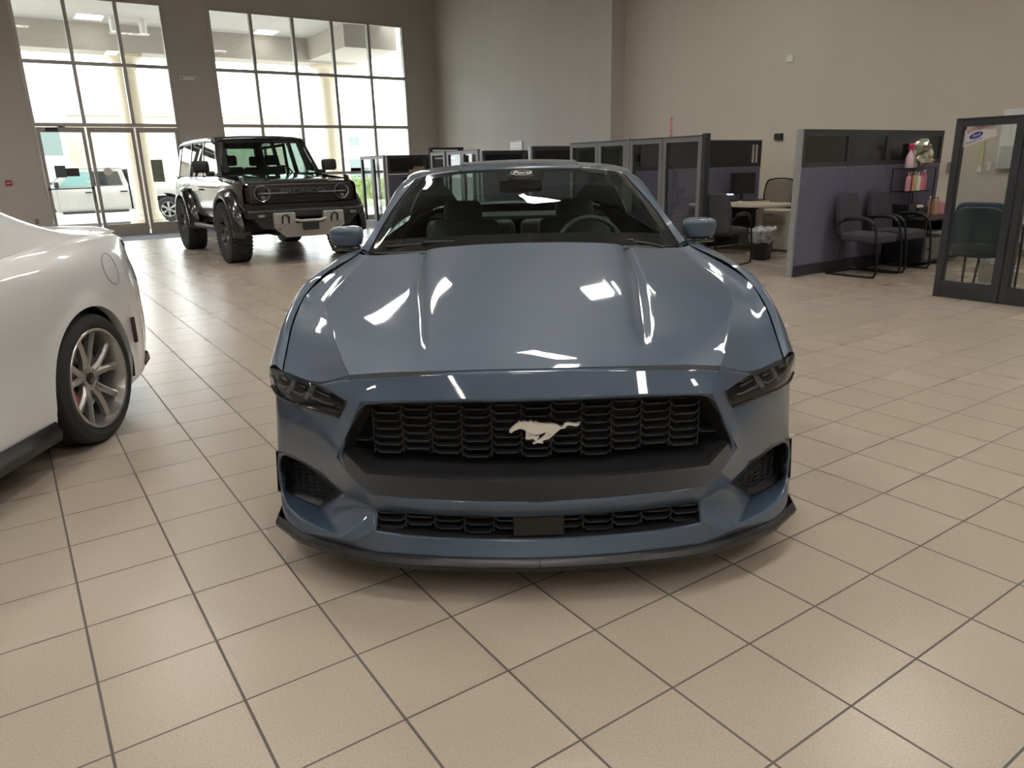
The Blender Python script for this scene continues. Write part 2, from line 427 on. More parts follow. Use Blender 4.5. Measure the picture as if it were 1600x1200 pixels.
# buildings across the lot
def building(loc, sx, sy, h, m, lab, wins, band=None, name='building'):
    t = empty(name, loc, 0, lab, 'building')
    MB().box(0, 0, 0, sx, sy, h).build('wall', m, t)
    MB().box(-.15, -.15, h, sx+.15, sy, h+.3).build('parapet', white_paint, t)
    gl = mat('dark_window_glass', (.12, .16, .15), .15)
    for (a, b, c_, d) in wins: MB().box(a, -.06, b, c_, .05, d).build('window', gl, t)
    if band: MB().box(0, -.08, band, sx, -.001, band+.12).build('ledge', mat('ledge_grey', (.35, .35, .35), .7), t)
    return t
beige_b = mat('beige_facade', (.36, .32, .25), .85, var=(.8, .08))
white_b = mat('white_facade', (.46, .455, .44), .85)
building((-6.0, 46, -.1), 21, 10, 4.6, beige_b, 'beige rendered building across the lot, seen through the entrance doors', [(3, 1.2, 4.6, 2.4)])
building((-1.5, 41.5, -.1), 4.7, 3.5, 4.2, white_b, 'white building corner with a grey window, seen through the left door pane', [(3.3, 2.5, 4.45, 3.55)])
building((22, 58, -.1), 30, 12, 6.5, white_b, 'long white two-storey building far behind the wide window', [(2.1, 3.4, 2.45, 4.1), (2.55, 3.4, 2.9, 4.1), (2.0, 1.3, 3.0, 2.4), (7.5, 3.9, 8.5, 5), (8.7, 3.9, 9.7, 5), (13, 3.9, 15, 5), (2, .6, 4.5, 1.7), (9, .6, 12, 1.7), (15, .6, 17, 1.7)], 2.7)
# clipped hedge
hm = mat('hedge_leaves', (.16, .22, .06), .7, var=(30, .5))
hb = MB(); rnd = random.Random(3)
for i in range(3600):
    x = 10.5+rnd.random()*11; y = 29+rnd.random()*1.0; z = rnd.random()*1.15
    if rnd.random() < .5: y = 29+rnd.random()*.12
    a, b_, s_ = rnd.random()*6.3, rnd.random()*3, .045+rnd.random()*.04
    M_ = Matrix.Translation((x, y, z)) @ Matrix.Rotation(a, 4, 'Z') @ Matrix.Rotation(b_, 4, 'X')
    hb.add([M_ @ Vector(p) for p in ((-s_, 0, 0), (0, -s_*.5, .01), (s_, 0, 0), (0, s_*.5, .01))], [(0, 1, 2, 3)])
hb.box(10.5, 29.12, -.1, 21.5, 29.9, 1.05)
tag(hb.build('hedge', hm, weld=False), 'long clipped green hedge outside behind the wide window', 'hedge')
# ================================================================ SPORTS COUPE
satin_black = mat('satin_black_trim', (.009, .009, .010), .4)
gloss_black = mat('gloss_black_trim', (.008, .008, .009), .12, coat=.5)
matte_black = mat('matte_black', (.010, .010, .012), .75)
mesh_black = mat('grille_black', (.03, .031, .034), .35)
rubber = mat('tyre_rubber', (.016, .016, .017), .62, bump=(40, .1))
silver = mat('machined_silver', (.55, .54, .52), .3, .9)
rim_grey = mat('bright_alloy', (.46, .45, .44), .28, .85)
barrel = mat('dark_alloy', (.08, .08, .085), .4, .7)
red_cal = mat('red_caliper', (.5, .012, .02), .35, coat=.6)
disc_m = mat('brake_disc', (.3, .3, .3), .35, .9)
smoke = glass('smoked_lens', (.55, .55, .56), 1.0, 1.5)
wind_glass = glass('windscreen_glass', (.74, .84, .79), .9, 1.5)
side_glass = glass('tinted_side_glass', (.55, .64, .60), .9, 1.5)
FP = {'P0':(0.949,0.370,0.188), 'P1':(0.800,0.185,0.196), 'A0':(0.000,0.060,0.761), 'A1':(0.271,0.070,0.760), 'A2':(0.592,0.130,0.734), 'A3':(0.720,0.220,0.683), 'B0':(0.000,0.020,0.672), 'B1':(0.273,0.030,0.672), 'B2':(0.555,0.090,0.658), 'B3':(0.608,0.130,0.654), 'H1':(0.641,0.155,0.593), 'H2':(0.757,0.220,0.607), 'H3':(0.908,0.380,0.604), 'H4':(0.953,0.460,0.685), 'HT':(0.790,0.280,0.689), 'G1':(0.601,0.100,0.563), 'G2':(0.654,0.110,0.466), 'G3':(0.604,0.080,0.417), 'G4':(0.540,0.050,0.362), 'G5':(0.411,0.030,0.354), 'G6':(0.206,0.012,0.348), 'G7':(0.000,0.005,0.341), 'J4':(0.527,0.045,0.336), 'J5':(0.401,0.020,0.329), 'J6':(0.207,0.000,0.325), 'J7':(0.000,-0.005,0.319), 'K4':(0.527,0.080,0.289), 'K5':(0.397,0.050,0.287), 'K6':(0.210,0.030,0.283), 'K7':(0.000,0.020,0.280), 'F1':(0.667,0.145,0.515), 'F2':(0.784,0.235,0.537), 'F3':(0.944,0.420,0.536), 'I0':(0.954,0.420,0.376), 'I1':(0.859,0.330,0.386), 'I2':(0.747,0.235,0.355), 'I4':(0.656,0.165,0.315), 'N0':(0.983,0.470,0.192), 'N1':(0.786,0.330,0.190), 'Q':(0.656,0.075,0.200), 'X2':(0.620,0.060,0.181), 'X3':(0.585,0.065,0.187), 'L0':(0.949,0.340,0.150), 'L1':(0.824,0.200,0.154), 'L2':(0.654,0.090,0.164), 'L3':(0.512,0.035,0.157), 'L3b':(0.391,0.015,0.155), 'L4':(0.213,0.000,0.150), 'L5':(0.000,-0.010,0.147), 'R1':(0.532,0.050,0.233), 'R2':(0.400,0.035,0.216), 'R2b':(0.213,0.030,0.207), 'R3':(0.000,0.025,0.201), 'Q0':(0.000,0.060,0.655), 'Q1':(0.277,0.070,0.655), 'Q2':(0.523,0.130,0.636), 'Q3':(0.610,0.150,0.482), 'Q4':(0.546,0.110,0.431), 'Q5':(0.413,0.080,0.427), 'Q6':(0.205,0.060,0.419), 'Q7':(0.000,0.050,0.414), 'M0':(0.000,0.045,0.662), 'M1':(0.275,0.055,0.662), 'M2':(0.539,0.100,0.650), 'M3':(0.634,0.125,0.486), 'M4':(0.555,0.085,0.418), 'M5':(0.410,0.055,0.416), 'M6':(0.205,0.035,0.408), 'M7':(0.000,0.025,0.402), 'V0':(0.948,0.310,0.138), 'V1':(0.787,0.170,0.135), 'V2':(0.604,0.070,0.130), 'V3':(0.392,0.010,0.132), 'V4':(0.000,-0.030,0.134), }
def wheel(parent, x, y, side, r=.345, name='wheel', style='sport'):
    """side=+1: outside faces +x. One wheel with tyre, rim, disc, caliper as its pieces"""
    t = bpy.data.objects.new(name, None); C.objects.link(t); t.parent = parent; t.location = (x, y, r); t.rotation_euler = (0, 0, 0 if side > 0 else PI)
    w_ = .135; rr = .262
    prof = [(rr, -w_*.85), (rr+.01, -w_), (r*.86, -w_*1.03), (r*.965, -w_*.9), (r, -w_*.68)]
    for a in (-.4, -.13, .13, .4):
        prof += [(r, a*w_-.006), (r-.007, a*w_-.005), (r-.007, a*w_+.005), (r, a*w_+.006)]
    prof += [(r, w_*.68), (r*.965, w_*.9), (r*.86, w_*1.03), (rr+.01, w_), (rr, w_*.85)]
    MB().lathe(prof, 64, 'X').build('tyre', rubber, t, smooth=True, auto=35)
    mb = MB(); mb.lathe([(rr+.004, w_*.97), (rr, w_*1.0), (rr-.012, w_*.98), (rr-.018, w_*.85), (rr-.03, w_*.5), (rr-.035, -w_*.8), (rr, -w_*.9)], 64, 'X')
    rim = mb.build('rim', rim_grey, t, smooth=True, auto=35)
    # five pairs of spokes
    mb = MB(); xo = w_*.62
    for k in range(5):
        for s_ in (-1, 1):
            a = 2*PI*k/5+PI/2+s_*math.radians(7); b = 2*PI*k/5+PI/2+s_*math.radians(17)
            def P(rad, ang, off, xx):
                return (xx, rad*math.cos(ang)-off*math.sin(ang), rad*math.sin(ang)+off*math.cos(ang))
            st = [(.035, a, .026, xo-.012), (.10, a+(b-a)*.3, .021, xo+.004), (.17, a+(b-a)*.7, .018, xo+.012), (rr-.016, b, .022, xo+.018)]
            rings = []
            for rad, ang, hw, xx in st:
                rings.append([P(rad, ang, -hw, xx-.034), P(rad, ang, -hw, xx-.01), P(rad, ang, -hw*.35, xx), P(rad, ang, hw*.35, xx), P(rad, ang, hw, xx-.01), P(rad, ang, hw, xx-.034)])
            mb.grid(rings)
            mb.add(rings[0]+rings[-1], [(0, 1, 2, 3, 4, 5), (6, 7, 8, 9, 10, 11)])
    mb.build('spokes', rim_grey, rim, weld=False)
    mb = MB(); mb.lathe([(.062, xo-.03), (.062, xo-.008), (.045, xo-.004), (.034, xo-.006), (.034, xo-.02)], 32, 'X')
    for k in range(5):
        a = 2*PI*k/5+PI/2+PI/5; mb.lathe([(.0001, xo+.001), (.009, xo-.001), (.009, xo-.03)], 8, 'X', (0, .048*math.cos(a), .048*math.sin(a)))
    mb.build('hub', rim_grey, rim, smooth=True, auto=35)
    MB().lathe([(.0001, xo+.004), (.029, xo+.002), (.032, xo-.006)], 24, 'X').build('centre_cap', gloss_black, rim, smooth=True, auto=40)
    MB().lathe([(.07, -.03), (.185, -.03), (.185, 0), (.07, 0)], 48, 'X', (.02, 0, 0)).build('brake_disc', disc_m, t, smooth=True, auto=35)
    mb = MB(); prof = [(.125, -.03), (.205, -.03), (.208, .052), (.16, .06), (.125, .05), (.125, -.03)]
    mb.lathe(prof, 14, 'X', (.005, 0, 0), math.radians(160), math.radians(215))
    mb.build('brake_caliper', red_cal, t, smooth=True, auto=35)
    MB().lathe([(.0001, -.04), (rr-.04, -.04), (rr-.04, -.05)], 32, 'X').build('dust_shield', matte_black, t)
    return t

def T_(tab, y): return interp(tab, y)
UP = [(.35, .875, .697), (.45, .888, .742), (.6, .896, .818), (.72, .892, .872), (.85, .880, .912), (1.05, .862, .944), (1.4, .80, .978), (1.6, .80, .985), (2.2, .815, .97), (2.9, .815, .985), (3.3, .79, 1.01), (3.7, .76, 1.03), (4.25, .70, 1.038), (4.5, .68, 1.03), (4.75, .61, 1.035)]
CR_ = [(.4, .912, .705), (.6, .924, .825), (.85, .915, .915), (1.2, .893, .955), (1.5, .866, .975), (2.5, .865, .955), (3.3, .872, .985), (3.8, .86, 1.01), (4.25, .785, 1.013), (4.5, .735, 1.005), (4.75, .62, 1.0)]
SI = [(.46, .953, .685), (.6, .950, .775), (.8, .946, .84), (1.0, .943, .87), (1.3, .935, .895), (1.6, .925, .90), (2.5, .91, .89), (3.2, .925, .92), (3.65, .938, .93), (4.1, .895, .92), (4.3, .845, .918), (4.5, .765, .915), (4.75, .63, .91)]
MX = [(.52, .957, .66), (.75, .958, .745), (.93, .958, .762), (1.2, .955, .74), (1.6, .946, .72), (2.3, .938, .70), (3.2, .95, .74), (3.45, .955, .762), (3.85, .956, .762), (4.1, .93, .75), (4.3, .88, .74), (4.5, .80, .73), (4.75, .66, .72)]
ARC = (.93, 3.65); AR = .378
def zbot(y):
    z = .2
    for c in ARC:
        d = AR*AR-(y-c)**2
        if d > 0: z = max(z, .345+math.sqrt(d)*1.0)
    return z
def side_point(y, z):
    xm, zm = T_(MX, y); door = max(0, min(1, (y-1.35)/.3, (3.2-y)/.3))
    t = (zm-z)/(zm-.2)
    x = xm-.004*math.sin(min(1, t)*PI)-door*.018*math.sin(min(1, t)*PI)**2-.035*max(0, t-.45)**2/.3
    for c in ARC:
        rr = math.hypot(y-c, z-.345); x += .010*math.exp(-((rr-AR)/.035)**2)
    return x
def side_loft(y0, y1, first=None, n=None):
    ys = set([y0, y1]); k = int((y1-y0)/.05)+1
    for i in range(k+1): ys.add(y0+(y1-y0)*i/k)
    for c in ARC:
        for i in range(33):
            y = c-(AR-.0005)*math.cos(PI*i/32)
            if y0 < y < y1: ys.add(y)
        for e in (c-AR-.0008, c+AR+.0008):
            if y0 < e < y1: ys.add(e)
    G = []
    for j, y in enumerate(sorted(ys)):
        st = (y, y, y, y)
        if j == 0 and first: st = first
        elif first: st = (y, y, y, y)
        pts = []
        a = [(*T_(t, s_), s_) for t, s_ in zip((UP, CR_, SI, MX), st)]
        ctrl = [(x, s_, z) for x, z, s_ in a]
        # soften between the upper rails
        pts = spline(ctrl, 9)
        zt = ctrl[-1][2]; zb = zbot(y)
        zb = min(zb, zt-.012)
        for i in range(1, 11):
            z = zt+(zb-zt)*i/10
            pts.append((side_point(ctrl[-1][1], z), ctrl[-1][1] if j == 0 and first else y, z))
        if j and first:   # let the upper rows catch up after the slanted first station
            pass
        # tuck the sill or arch lip inward
        x, yy, z = pts[-1]; pts.append((x-.05, yy, z+.004))
        G.append(pts)
    return G

def coupe(name, paint, loc, rz, label, cat='car', front=True):
    t = empty(name, loc, rz, label, cat)
    ch = lambda mb, n, m, **k: mb.build(n, m, t, **k)
    f = lambda *ks: [FP[k] for k in ks]
    # ---- bumper skin
    mb = MB(); keys = list(FP) + ['S1', 'S2', 'S3', 'S4', 'S5']
    ex = dict(FP); ex.update(S1=(.957, .52, .66), S2=(.963, .53, .55), S3=(.966, .54, .44), S4=(.964, .53, .32), S5=(.955, .50, .18))
    idx = {k: i for i, k in enumerate(ex)}
    faces = ['A0 A1 B1 B0', 'A1 A2 B2 B1', 'A2 A3 B3 B2', 'B2 B3 H1 G1', 'G1 H1 F1 G2', 'H1 H2 F2 F1', 'H2 H3 F3 F2', 'H3 H4 S1 F3',
             'F1 F2 I1 I2', 'F2 F3 I0 I1', 'F3 S1 S2 I0', 'G2 F1 I2 G3', 'G3 I2 I4 G4', 'G4 G5 J5 J4', 'G5 G6 J6 J5', 'G6 G7 J7 J6',
             'J4 J5 K5 K4', 'J5 J6 K6 K5', 'J6 J7 K7 K6', 'I4 G4 J4 K4', 'I4 K4 Q N1', 'K4 R1 X2 Q', 'N0 N1 P1 P0', 'N1 Q P1', 'P0 P1 L1 L0', 'P1 Q L1', 'I0 S2 S3 N0', 'N0 S3 S4 P0', 'P0 S4 L0', 'L0 S4 S5',
             'Q X2 L2 L1', 'X2 X3 L3 L2', 'X2 R1 X3', 'X3 R1 L3', 'R1 R2 L3b L3', 'R2 R2b L4 L3b', 'R2b R3 L5 L4']
    mb.add(list(ex.values()), [tuple(idx[k] for k in s_.split()) for s_ in faces]); mb.mirror()
    o = ch(mb, 'front_bumper', paint, smooth=True)
    me = o.data; bm = bmesh.new(); bm.from_mesh(me)
    lay = bm.edges.layers.float.new('crease_edge')
    P_ = {k: Vector(v) for k, v in ex.items()}
    sharp = [('P0', 'P1'), ('P1', 'Q'), ('I4', 'K4'), ('I4', 'N1'), ('N1', 'Q'), ('Q', 'K4'), ('K4', 'R1'), ('R1', 'X2'), ('Q', 'X2'), ('F1', 'H1'), ('G3', 'I2'), ('Q', 'L1'), ('J4', 'K4'), ('F1', 'G2'), ('X3', 'R1'), ('X3', 'L3'), ('B2', 'B3'), ('I4', 'G4')]
    soft = {('F1', 'H1'): .5, ('B2', 'B3'): .4, ('Q', 'L1'): .6, ('P0', 'P1'): .8, ('P1', 'Q'): .8, ('I4', 'G4'): .3, ('G3', 'I2'): 0, ('F1', 'G2'): .2}
    for e in bm.edges:
        a, b = [Vector((abs(v.co.x), v.co.y, v.co.z)) for v in e.verts]
        if len(e.link_faces) == 1: e[lay] = 1.0
        for k in sharp:
            p, q = P_[k[0]], P_[k[1]]
            if ((a-p).length < 1e-3 and (b-q).length < 1e-3) or ((a-q).length < 1e-3 and (b-p).length < 1e-3): e[lay] = soft.get(k, 1.0)
    bm.to_mesh(me); bm.free()
    md = o.modifiers.new('sub', 'SUBSURF'); md.levels = 3; md.render_levels = 3
    md = o.modifiers.new('solid', 'SOLIDIFY'); md.thickness = .012; md.offset = -1
    # ---- bonnet
    rails = [[(0, .069, .763), (0, .2, .799), (0, .5, .860), (0, .9, .940), (0, 1.33, 1.022)],
             [(.15, .071, .763), (.16, .2, .796), (.18, .5, .858), (.2, .9, .936), (.22, 1.335, 1.018)],
             [(.30, .078, .761), (.31, .2, .79), (.355, .5, .846), (.40, .9, .920), (.43, 1.35, 1.003)],
             [(.335, .081, .760), (.355, .2, .786), (.395, .5, .830), (.447, .9, .898), (.475, 1.36, .976)],
             [(.355, .083, .759), (.375, .2, .786), (.42, .5, .831), (.475, .9, .905), (.50, 1.365, .984)],
             [(.385, .087, .758), (.40, .2, .785), (.45, .5, .834), (.505, .9, .906), (.53, 1.37, .981)],
             [(.48, .106, .752), (.51, .22, .780), (.595, .5, .832), (.665, .9, .897), (.64, 1.41, .974)],
             [(.585, .14, .738), (.63, .25, .770), (.70, .45, .818), (.79, .8, .876), (.73, 1.44, .969)],
             [(.60, .146, .734), (.647, .258, .764), (.715, .46, .814), (.80, .81, .876), (.742, 1.445, .969)],
             [(.725, .234, .691), (.763, .35, .745), (.81, .55, .815), (.845, .85, .890), (.775, 1.45, .972)],
             [(.868, .352, .699), (.882, .46, .745), (.888, .64, .838), (.872, .87, .912), (.795, 1.46, .978)]]
    G = loft(rails, 40, 5); mb = MB(); mb.grid(G)
    # rolled edge all round so the panel has a visible thickness
    e1 = [g[-1] for g in G]; mb.grid([e1, [(x-.004, y, z-.02) for x, y, z in e1]]); e2 = G[0]; mb.grid([e2, [(x, y+.004, z-.02) for x, y, z in e2]])
    mb.mirror(); ch(mb, 'bonnet', paint, smooth=True, auto=50)
    # ---- fenders, doors, quarters
    for sgn in (1, -1):
        def mk(nm, y0, y1, first=None):
            mb = MB(); mb.grid(side_loft(y0, y1, first))
            if sgn < 0: mb.flipx()
            return ch(mb, nm, paint, smooth=True, auto=50)
        mk('front_fender', .50, 1.47, (.356, .405, .462, .53)); d = mk('door', 1.476, 2.84); mk('rear_quarter', 2.846, 4.5)
        mb = MB(); mb.bbox(.925, 2.50, .80, .955, 2.72, .825, .008)
        if sgn < 0: mb.flipx()
        mb.build('door_handle', paint, d, smooth=True)
        # sill skirt
        mb = MB(); G = [[(.93, y, .24), (.955+.01*e, y, .19), (.945, y, .145), (.86, y, .15)] for y, e in ((1.33, 0), (1.6, .6), (2.3, 1), (3.0, 1), (3.26, 0))]
        mb.grid(G)
        if sgn < 0: mb.flipx()
        ch(mb, 'sill_skirt', satin_black, smooth=True, auto=40, solid=.01)
        # wheel-well liners
        for c in ARC:
            mb = MB(); mb.lathe([(AR+.012, .355), (AR+.012, 0), (.08, 0)], 24, 'X', (.585, c, .345), -.25, PI+.25)
            if sgn < 0: mb.flipx()
            ch(mb, 'wheel_liner', matte_black)
        # side glass, pillar, quarter roof panel
        rails = [[(.80, 1.58, .985), (.812, 2.2, .972), (.812, 2.9, .987), (.79, 3.28, 1.01)],
                 [(.775, 1.70, 1.04), (.76, 2.25, 1.13), (.755, 2.85, 1.17), (.735, 3.3, 1.15)],
                 [(.762, 1.82, 1.088), (.695, 2.28, 1.275), (.668, 2.75, 1.318), (.645, 3.3, 1.285)]]
        mb = MB(); mb.grid(loft(rails, 14, 4))
        if sgn < 0: mb.flipx()
        ch(mb, 'side_window', side_glass, smooth=True)
        gl = [(.765, 1.53, .982), (.70, 1.88, 1.142), (.605, 2.24, 1.302)]
        ou = [(.80, 1.5, .983), (.752, 1.86, 1.108), (.700, 2.2, 1.258), (.650, 2.42, 1.318)]
        mb = MB(); g1 = spline(gl, 18); o1 = spline(ou, 18)
        mid = [((a[0]+b[0])/2+.008, (a[1]+b[1])/2-.004, (a[2]+b[2])/2+.012) for a, b in zip(g1, o1)]
        inn = [(x-.05, y+.03, z-.03) for x, y, z in o1]
        mb.grid([[a, b, c_, d_] for a, b, c_, d_ in zip(g1, mid, o1, inn)])
        if sgn < 0: mb.flipx()
        ch(mb, 'windscreen_pillar', paint, smooth=True, auto=60)
        rails = [[(.79, 3.28, 1.01), (.76, 3.7, 1.03), (.70, 4.25, 1.038)],
                 [(.73, 3.3, 1.14), (.68, 3.73, 1.12), (.62, 4.24, 1.055)],
                 [(.645, 3.3, 1.285), (.56, 3.76, 1.195), (.50, 4.23, 1.063)],
                 [(.60, 3.4, 1.30), (.52, 3.8, 1.19), (.47, 4.22, 1.064)]]
        mb = MB(); mb.grid(loft(rails, 14, 5))
        if sgn < 0: mb.flipx()
        ch(mb, 'rear_pillar', paint, smooth=True)
        # mirror
        mt = bpy.data.objects.new('side_mirror', None); C.objects.link(mt); mt.parent = t; mt.location = (sgn*.9, 1.68, 1.035)
        bm = superell(.086, .055, .052, .55, 18, lambda x, y, z: (x*(1-.06*(z < 0)), y+.25*(x*sgn > 0)*x*sgn, z*(1+.6*(x*-sgn))+.006))
        MB().bm(bm).build('mirror_housing', paint, mt, smooth=True)
        mb = MB(); mb.bbox(-.07, -.045, -.062, .07, .045, -.042, .009); mb.tube([(-.04*sgn, .0, -.06), (-.09*sgn, .0, -.085), (-.17*sgn, -.01, -.10)], [.03, .026, .03], 10)
        mb.build('mirror_foot', gloss_black, mt, smooth=True, auto=40)
        MB().box(-.07, .050, -.036, .07, .058, .045).build('mirror_glass', mat('mirror_silver', (.8, .8, .8), .02, 1), mt)
    # ---- roof
    rails = [[(0, 2.15, 1.354), (0, 2.38, 1.391), (0, 2.65, 1.404), (0, 3.0, 1.395), (0, 3.38, 1.347)],
             [(.2, 2.156, 1.352), (.2, 2.38, 1.388), (.2, 2.65, 1.400), (.2, 3.0, 1.391), (.2, 3.38, 1.343)],
             [(.335, 2.17, 1.346), (.335, 2.38, 1.381), (.335, 2.65, 1.392), (.335, 3.0, 1.383), (.33, 3.385, 1.336)],
             [(.350, 2.171, 1.345), (.350, 2.38, 1.372), (.350, 2.65, 1.383), (.350, 3.0, 1.374), (.345, 3.385, 1.332)],
             [(.52, 2.205, 1.327), (.54, 2.41, 1.352), (.55, 2.65, 1.364), (.55, 3.0, 1.356), (.53, 3.39, 1.318)],
             [(.605, 2.24, 1.302), (.625, 2.43, 1.335), (.635, 2.65, 1.346), (.635, 3.0, 1.338), (.60, 3.4, 1.30)],
             [(.645, 2.28, 1.288), (.668, 2.45, 1.318), (.675, 2.7, 1.326), (.673, 3.0, 1.32), (.645, 3.4, 1.288)],
             [(.64, 2.30, 1.270), (.662, 2.45, 1.298), (.67, 2.7, 1.306), (.668, 3.0, 1.30), (.64, 3.4, 1.27)]]
    mb = MB(); mb.grid(loft(rails, 20, 4)); mb.mirror(); ch(mb, 'roof', paint, smooth=True, auto=60, solid=.01)
    # ---- windscreen with black border
    rails = [[(0, 1.36, 1.0), (0, 1.75, 1.212), (0, 2.148, 1.352)], [(.42, 1.40, .99), (.38, 1.78, 1.201), (.335, 2.168, 1.344)],
             [(.66, 1.47, .98), (.60, 1.83, 1.174), (.52, 2.20, 1.325)], [(.765, 1.53, .975), (.70, 1.88, 1.138), (.602, 2.238, 1.300)]]
    G = loft(rails, 40, 14); nI, nJ = len(G), len(G[0])
    mb = MB()
    def frit(i, j):
        v = i/(nI-1); u = j/(nJ-1)
        cor = max(0, u-.80)/.2
        if u > .915 or v > .945-.02*u or v < .13+.05*cor*cor: return True
        if ((u-.80)/.115)**2+((v-.26)/.10)**2 > 1 and u > .80 and v < .26: return True
        if u < .12 and v > .80: return True
        return False
    fa = [p for r_ in G for p in r_]
    for pas in (0, 1):
        fs = []
        for i in range(nI-1):
            for j in range(nJ-1):
                if frit(i+.5, j+.5) == bool(pas): fs.append((i*nJ+j, i*nJ+j+1, (i+1)*nJ+j+1, (i+1)*nJ+j))
        mb.mi(pas).add(fa, fs)
    mb.mirror(); ch(mb, 'windscreen', [wind_glass, mat('glass_border', (.012, .013, .013), .06, coat=.3)], smooth=True)
    # ---- rear glass, boot lid, tail
    rails = [[(0, 3.385, 1.346), (0, 3.85, 1.21), (0, 4.25, 1.075)], [(.33, 3.385, 1.335), (.3, 3.83, 1.205), (.27, 4.24, 1.072)], [(.60, 3.4, 1.30), (.52, 3.8, 1.19), (.47, 4.22, 1.064)]]
    mb = MB(); mb.grid(loft(rails, 12, 5)); mb.mirror(); ch(mb, 'rear_window', side_glass, smooth=True)
    rails = [[(0, 4.255, 1.074), (0, 4.5, 1.06), (0, 4.70, 1.07), (0, 4.735, 1.068)], [(.47, 4.225, 1.063), (.46, 4.5, 1.05), (.45, 4.68, 1.064), (.45, 4.715, 1.062)], [(.70, 4.255, 1.039), (.68, 4.5, 1.031), (.655, 4.60, 1.038), (.65, 4.63, 1.036)]]
    mb = MB(); mb.grid(loft(rails, 12, 5)); mb.mirror(); ch(mb, 'boot_lid', paint, smooth=True, solid=.01)
    rows = [(1.035, .0, 'a'), (.985, .012, 'b'), (.90, .02, 'c'), (.75, .035, 'd'), (.58, .085, 'e'), (.48, .10, 'f'), (.36, .07, 'g'), (.24, .03, 'h')]
    rails = []
    for z, dy, _ in rows:
        if z > .99: x0 = T_(UP, 4.5)[0]+.0
        elif z > .93: x0 = T_(CR_, 4.5)[0]+.02
        elif z > .8: x0 = T_(SI, 4.5)[0]
        else: x0 = side_point(4.5, z)
        k = x0/.9
        rails.append([(x0, 4.5, z), (x0-.06*k, 4.59+dy*.4, z), (x0-.17*k, 4.665+dy*.8, z), (x0*.6, 4.71+dy, z), (x0*.3, 4.735+dy, z), (0, 4.74+dy, z)])
    mb = MB(); mb.grid(loft(rails, 24, 3)); mb.mirror(); ch(mb, 'rear_bumper', paint, smooth=True, auto=60)
    mb = MB(); G = [[(x, y+.012, .27), (x*1.005, y+.02, .22), (x*.97, y-.03, .17), (x*.9, y-.15, .16)] for x, y in ((.80, 4.42), (.77, 4.54), (.66, 4.66), (.5, 4.74), (0, 4.79))]
    mb.grid(G); mb.mirror(); ch(mb, 'rear_diffuser', satin_black, smooth=True, auto=50)
    tl = mat('tail_lamp_red', (.25, .005, .008), .15, coat=.8)
    for sgn in (1, -1):
        tt = MB().box(min(sgn*.36, sgn*.62), 4.55, .80, max(sgn*.36, sgn*.62), 4.72, .93).build('tail_lamp', gloss_black, t)
        for k in range(3):
            x = sgn*(.41+.085*k); MB().bbox(x-.02, 4.60, .81, x+.02, 4.735-.006*k, .92, .006).build('lamp_bar', tl, tt)
        # side marker
        mb = MB(); mb.bbox(.928, 4.10, .43, .945, 4.125, .58, .004)
        if sgn < 0: mb.flipx()
        ch(mb, 'side_marker', mat('marker_dark', (.05, .02, .02), .2))
        for y0 in ARC: wheel(t, sgn*.825, y0, sgn)
    # fuel door on the driver's side
    cen = (4.00, .875); ring = []
    def qx(y, z):
        s_, zz = T_(SI, y), T_(MX, y); u = (z-zz[1])/(s_[1]-zz[1]); return zz[0]+(s_[0]-zz[0])*u+.004
    mb = MB(); mb.tube([(qx(cen[0]+.085*math.cos(a), cen[1]+.085*math.sin(a)), cen[0]+.085*math.cos(a), cen[1]+.085*math.sin(a)) for a in [2*PI*k/32 for k in range(32)]], .0022, 5, closed=True)
    ch(mb, 'fuel_door_seam', mat('seam_grey', (.2, .2, .2), .5))
    # ---- body tub and cabin
    mb = MB(); mb.box(-.57, .32, .17, .57, 4.6, .62); mb.box(-.86, 1.36, .16, .86, 3.2, .5); mb.box(-.75, 1.36, .5, .75, 1.5, .9); mb.box(-.56, .45, .6, .56, 1.36, .68)
    mb.box(-.6, 4.1, .5, .6, 4.62, .9)
    ch(mb, 'underbody', matte_black)
    cab = mat('cabin_plastic', (.045, .048, .05), .55); seat_m = mat('seat_leather', (.055, .056, .06), .5)
    mb = MB(); G = [[(x, y, z) for x in (-.76, -.4, 0, .4, .76)] for y, z in ((1.42, .90), (1.50, .955), (1.75, .965), (1.92, .945), (1.98, .88), (1.98, .6))]
    mb.grid(G); ch(mb, 'dashboard', cab, smooth=True)
    mb = MB(); mb.bbox(.20, 1.72, .93, .58, 1.9, 1.0, .02); ch(mb, 'instrument_hood', cab, smooth=True)
    mb = MB(); mb.tube([(.38+.185*math.cos(a), 2.02+.05*math.sin(a), .90+.18*math.sin(a)) for a in [2*PI*k/40 for k in range(40)]], .015, 10, closed=True)
    mb.bbox(.32, 1.98, .85, .44, 2.03, .95, .02); mb.tube([(.2, 2.02, .9), (.56, 2.02, .9)], .014, 8); ch(mb, 'steering_wheel', cab, smooth=True)
    for x in (-.38, .38):
        mb = MB(); mb.bbox(x-.25, 2.25, .42, x+.25, 2.8, .62, .05, seg=4)
        M_ = Matrix.Translation((x, 2.82, .55)) @ Matrix.Rotation(-.32, 4, 'X')
        mb.bbox(-.25, -.06, 0, .25, .07, .50, .06, M_, 4); mb.bbox(-.13, -.04, .47, .13, .05, .63, .045, M_, 4)
        ch(mb, 'seat', seat_m, smooth=True)
    mb = MB(); mb.bbox(-.6, 3.25, .4, .6, 3.55, .62, .05, seg=3); mb.bbox(-.6, 3.5, .5, -.02, 3.66, .98, .06, seg=4); mb.bbox(.02, 3.5, .5, .6, 3.66, .98, .06, seg=4); ch(mb, 'rear_seat', seat_m, smooth=True)
    MB().box(-.68, 3.64, .98, .68, 4.25, 1.0).build('parcel_shelf', cab, t)
    if front: detail_front(t, paint)
    return t

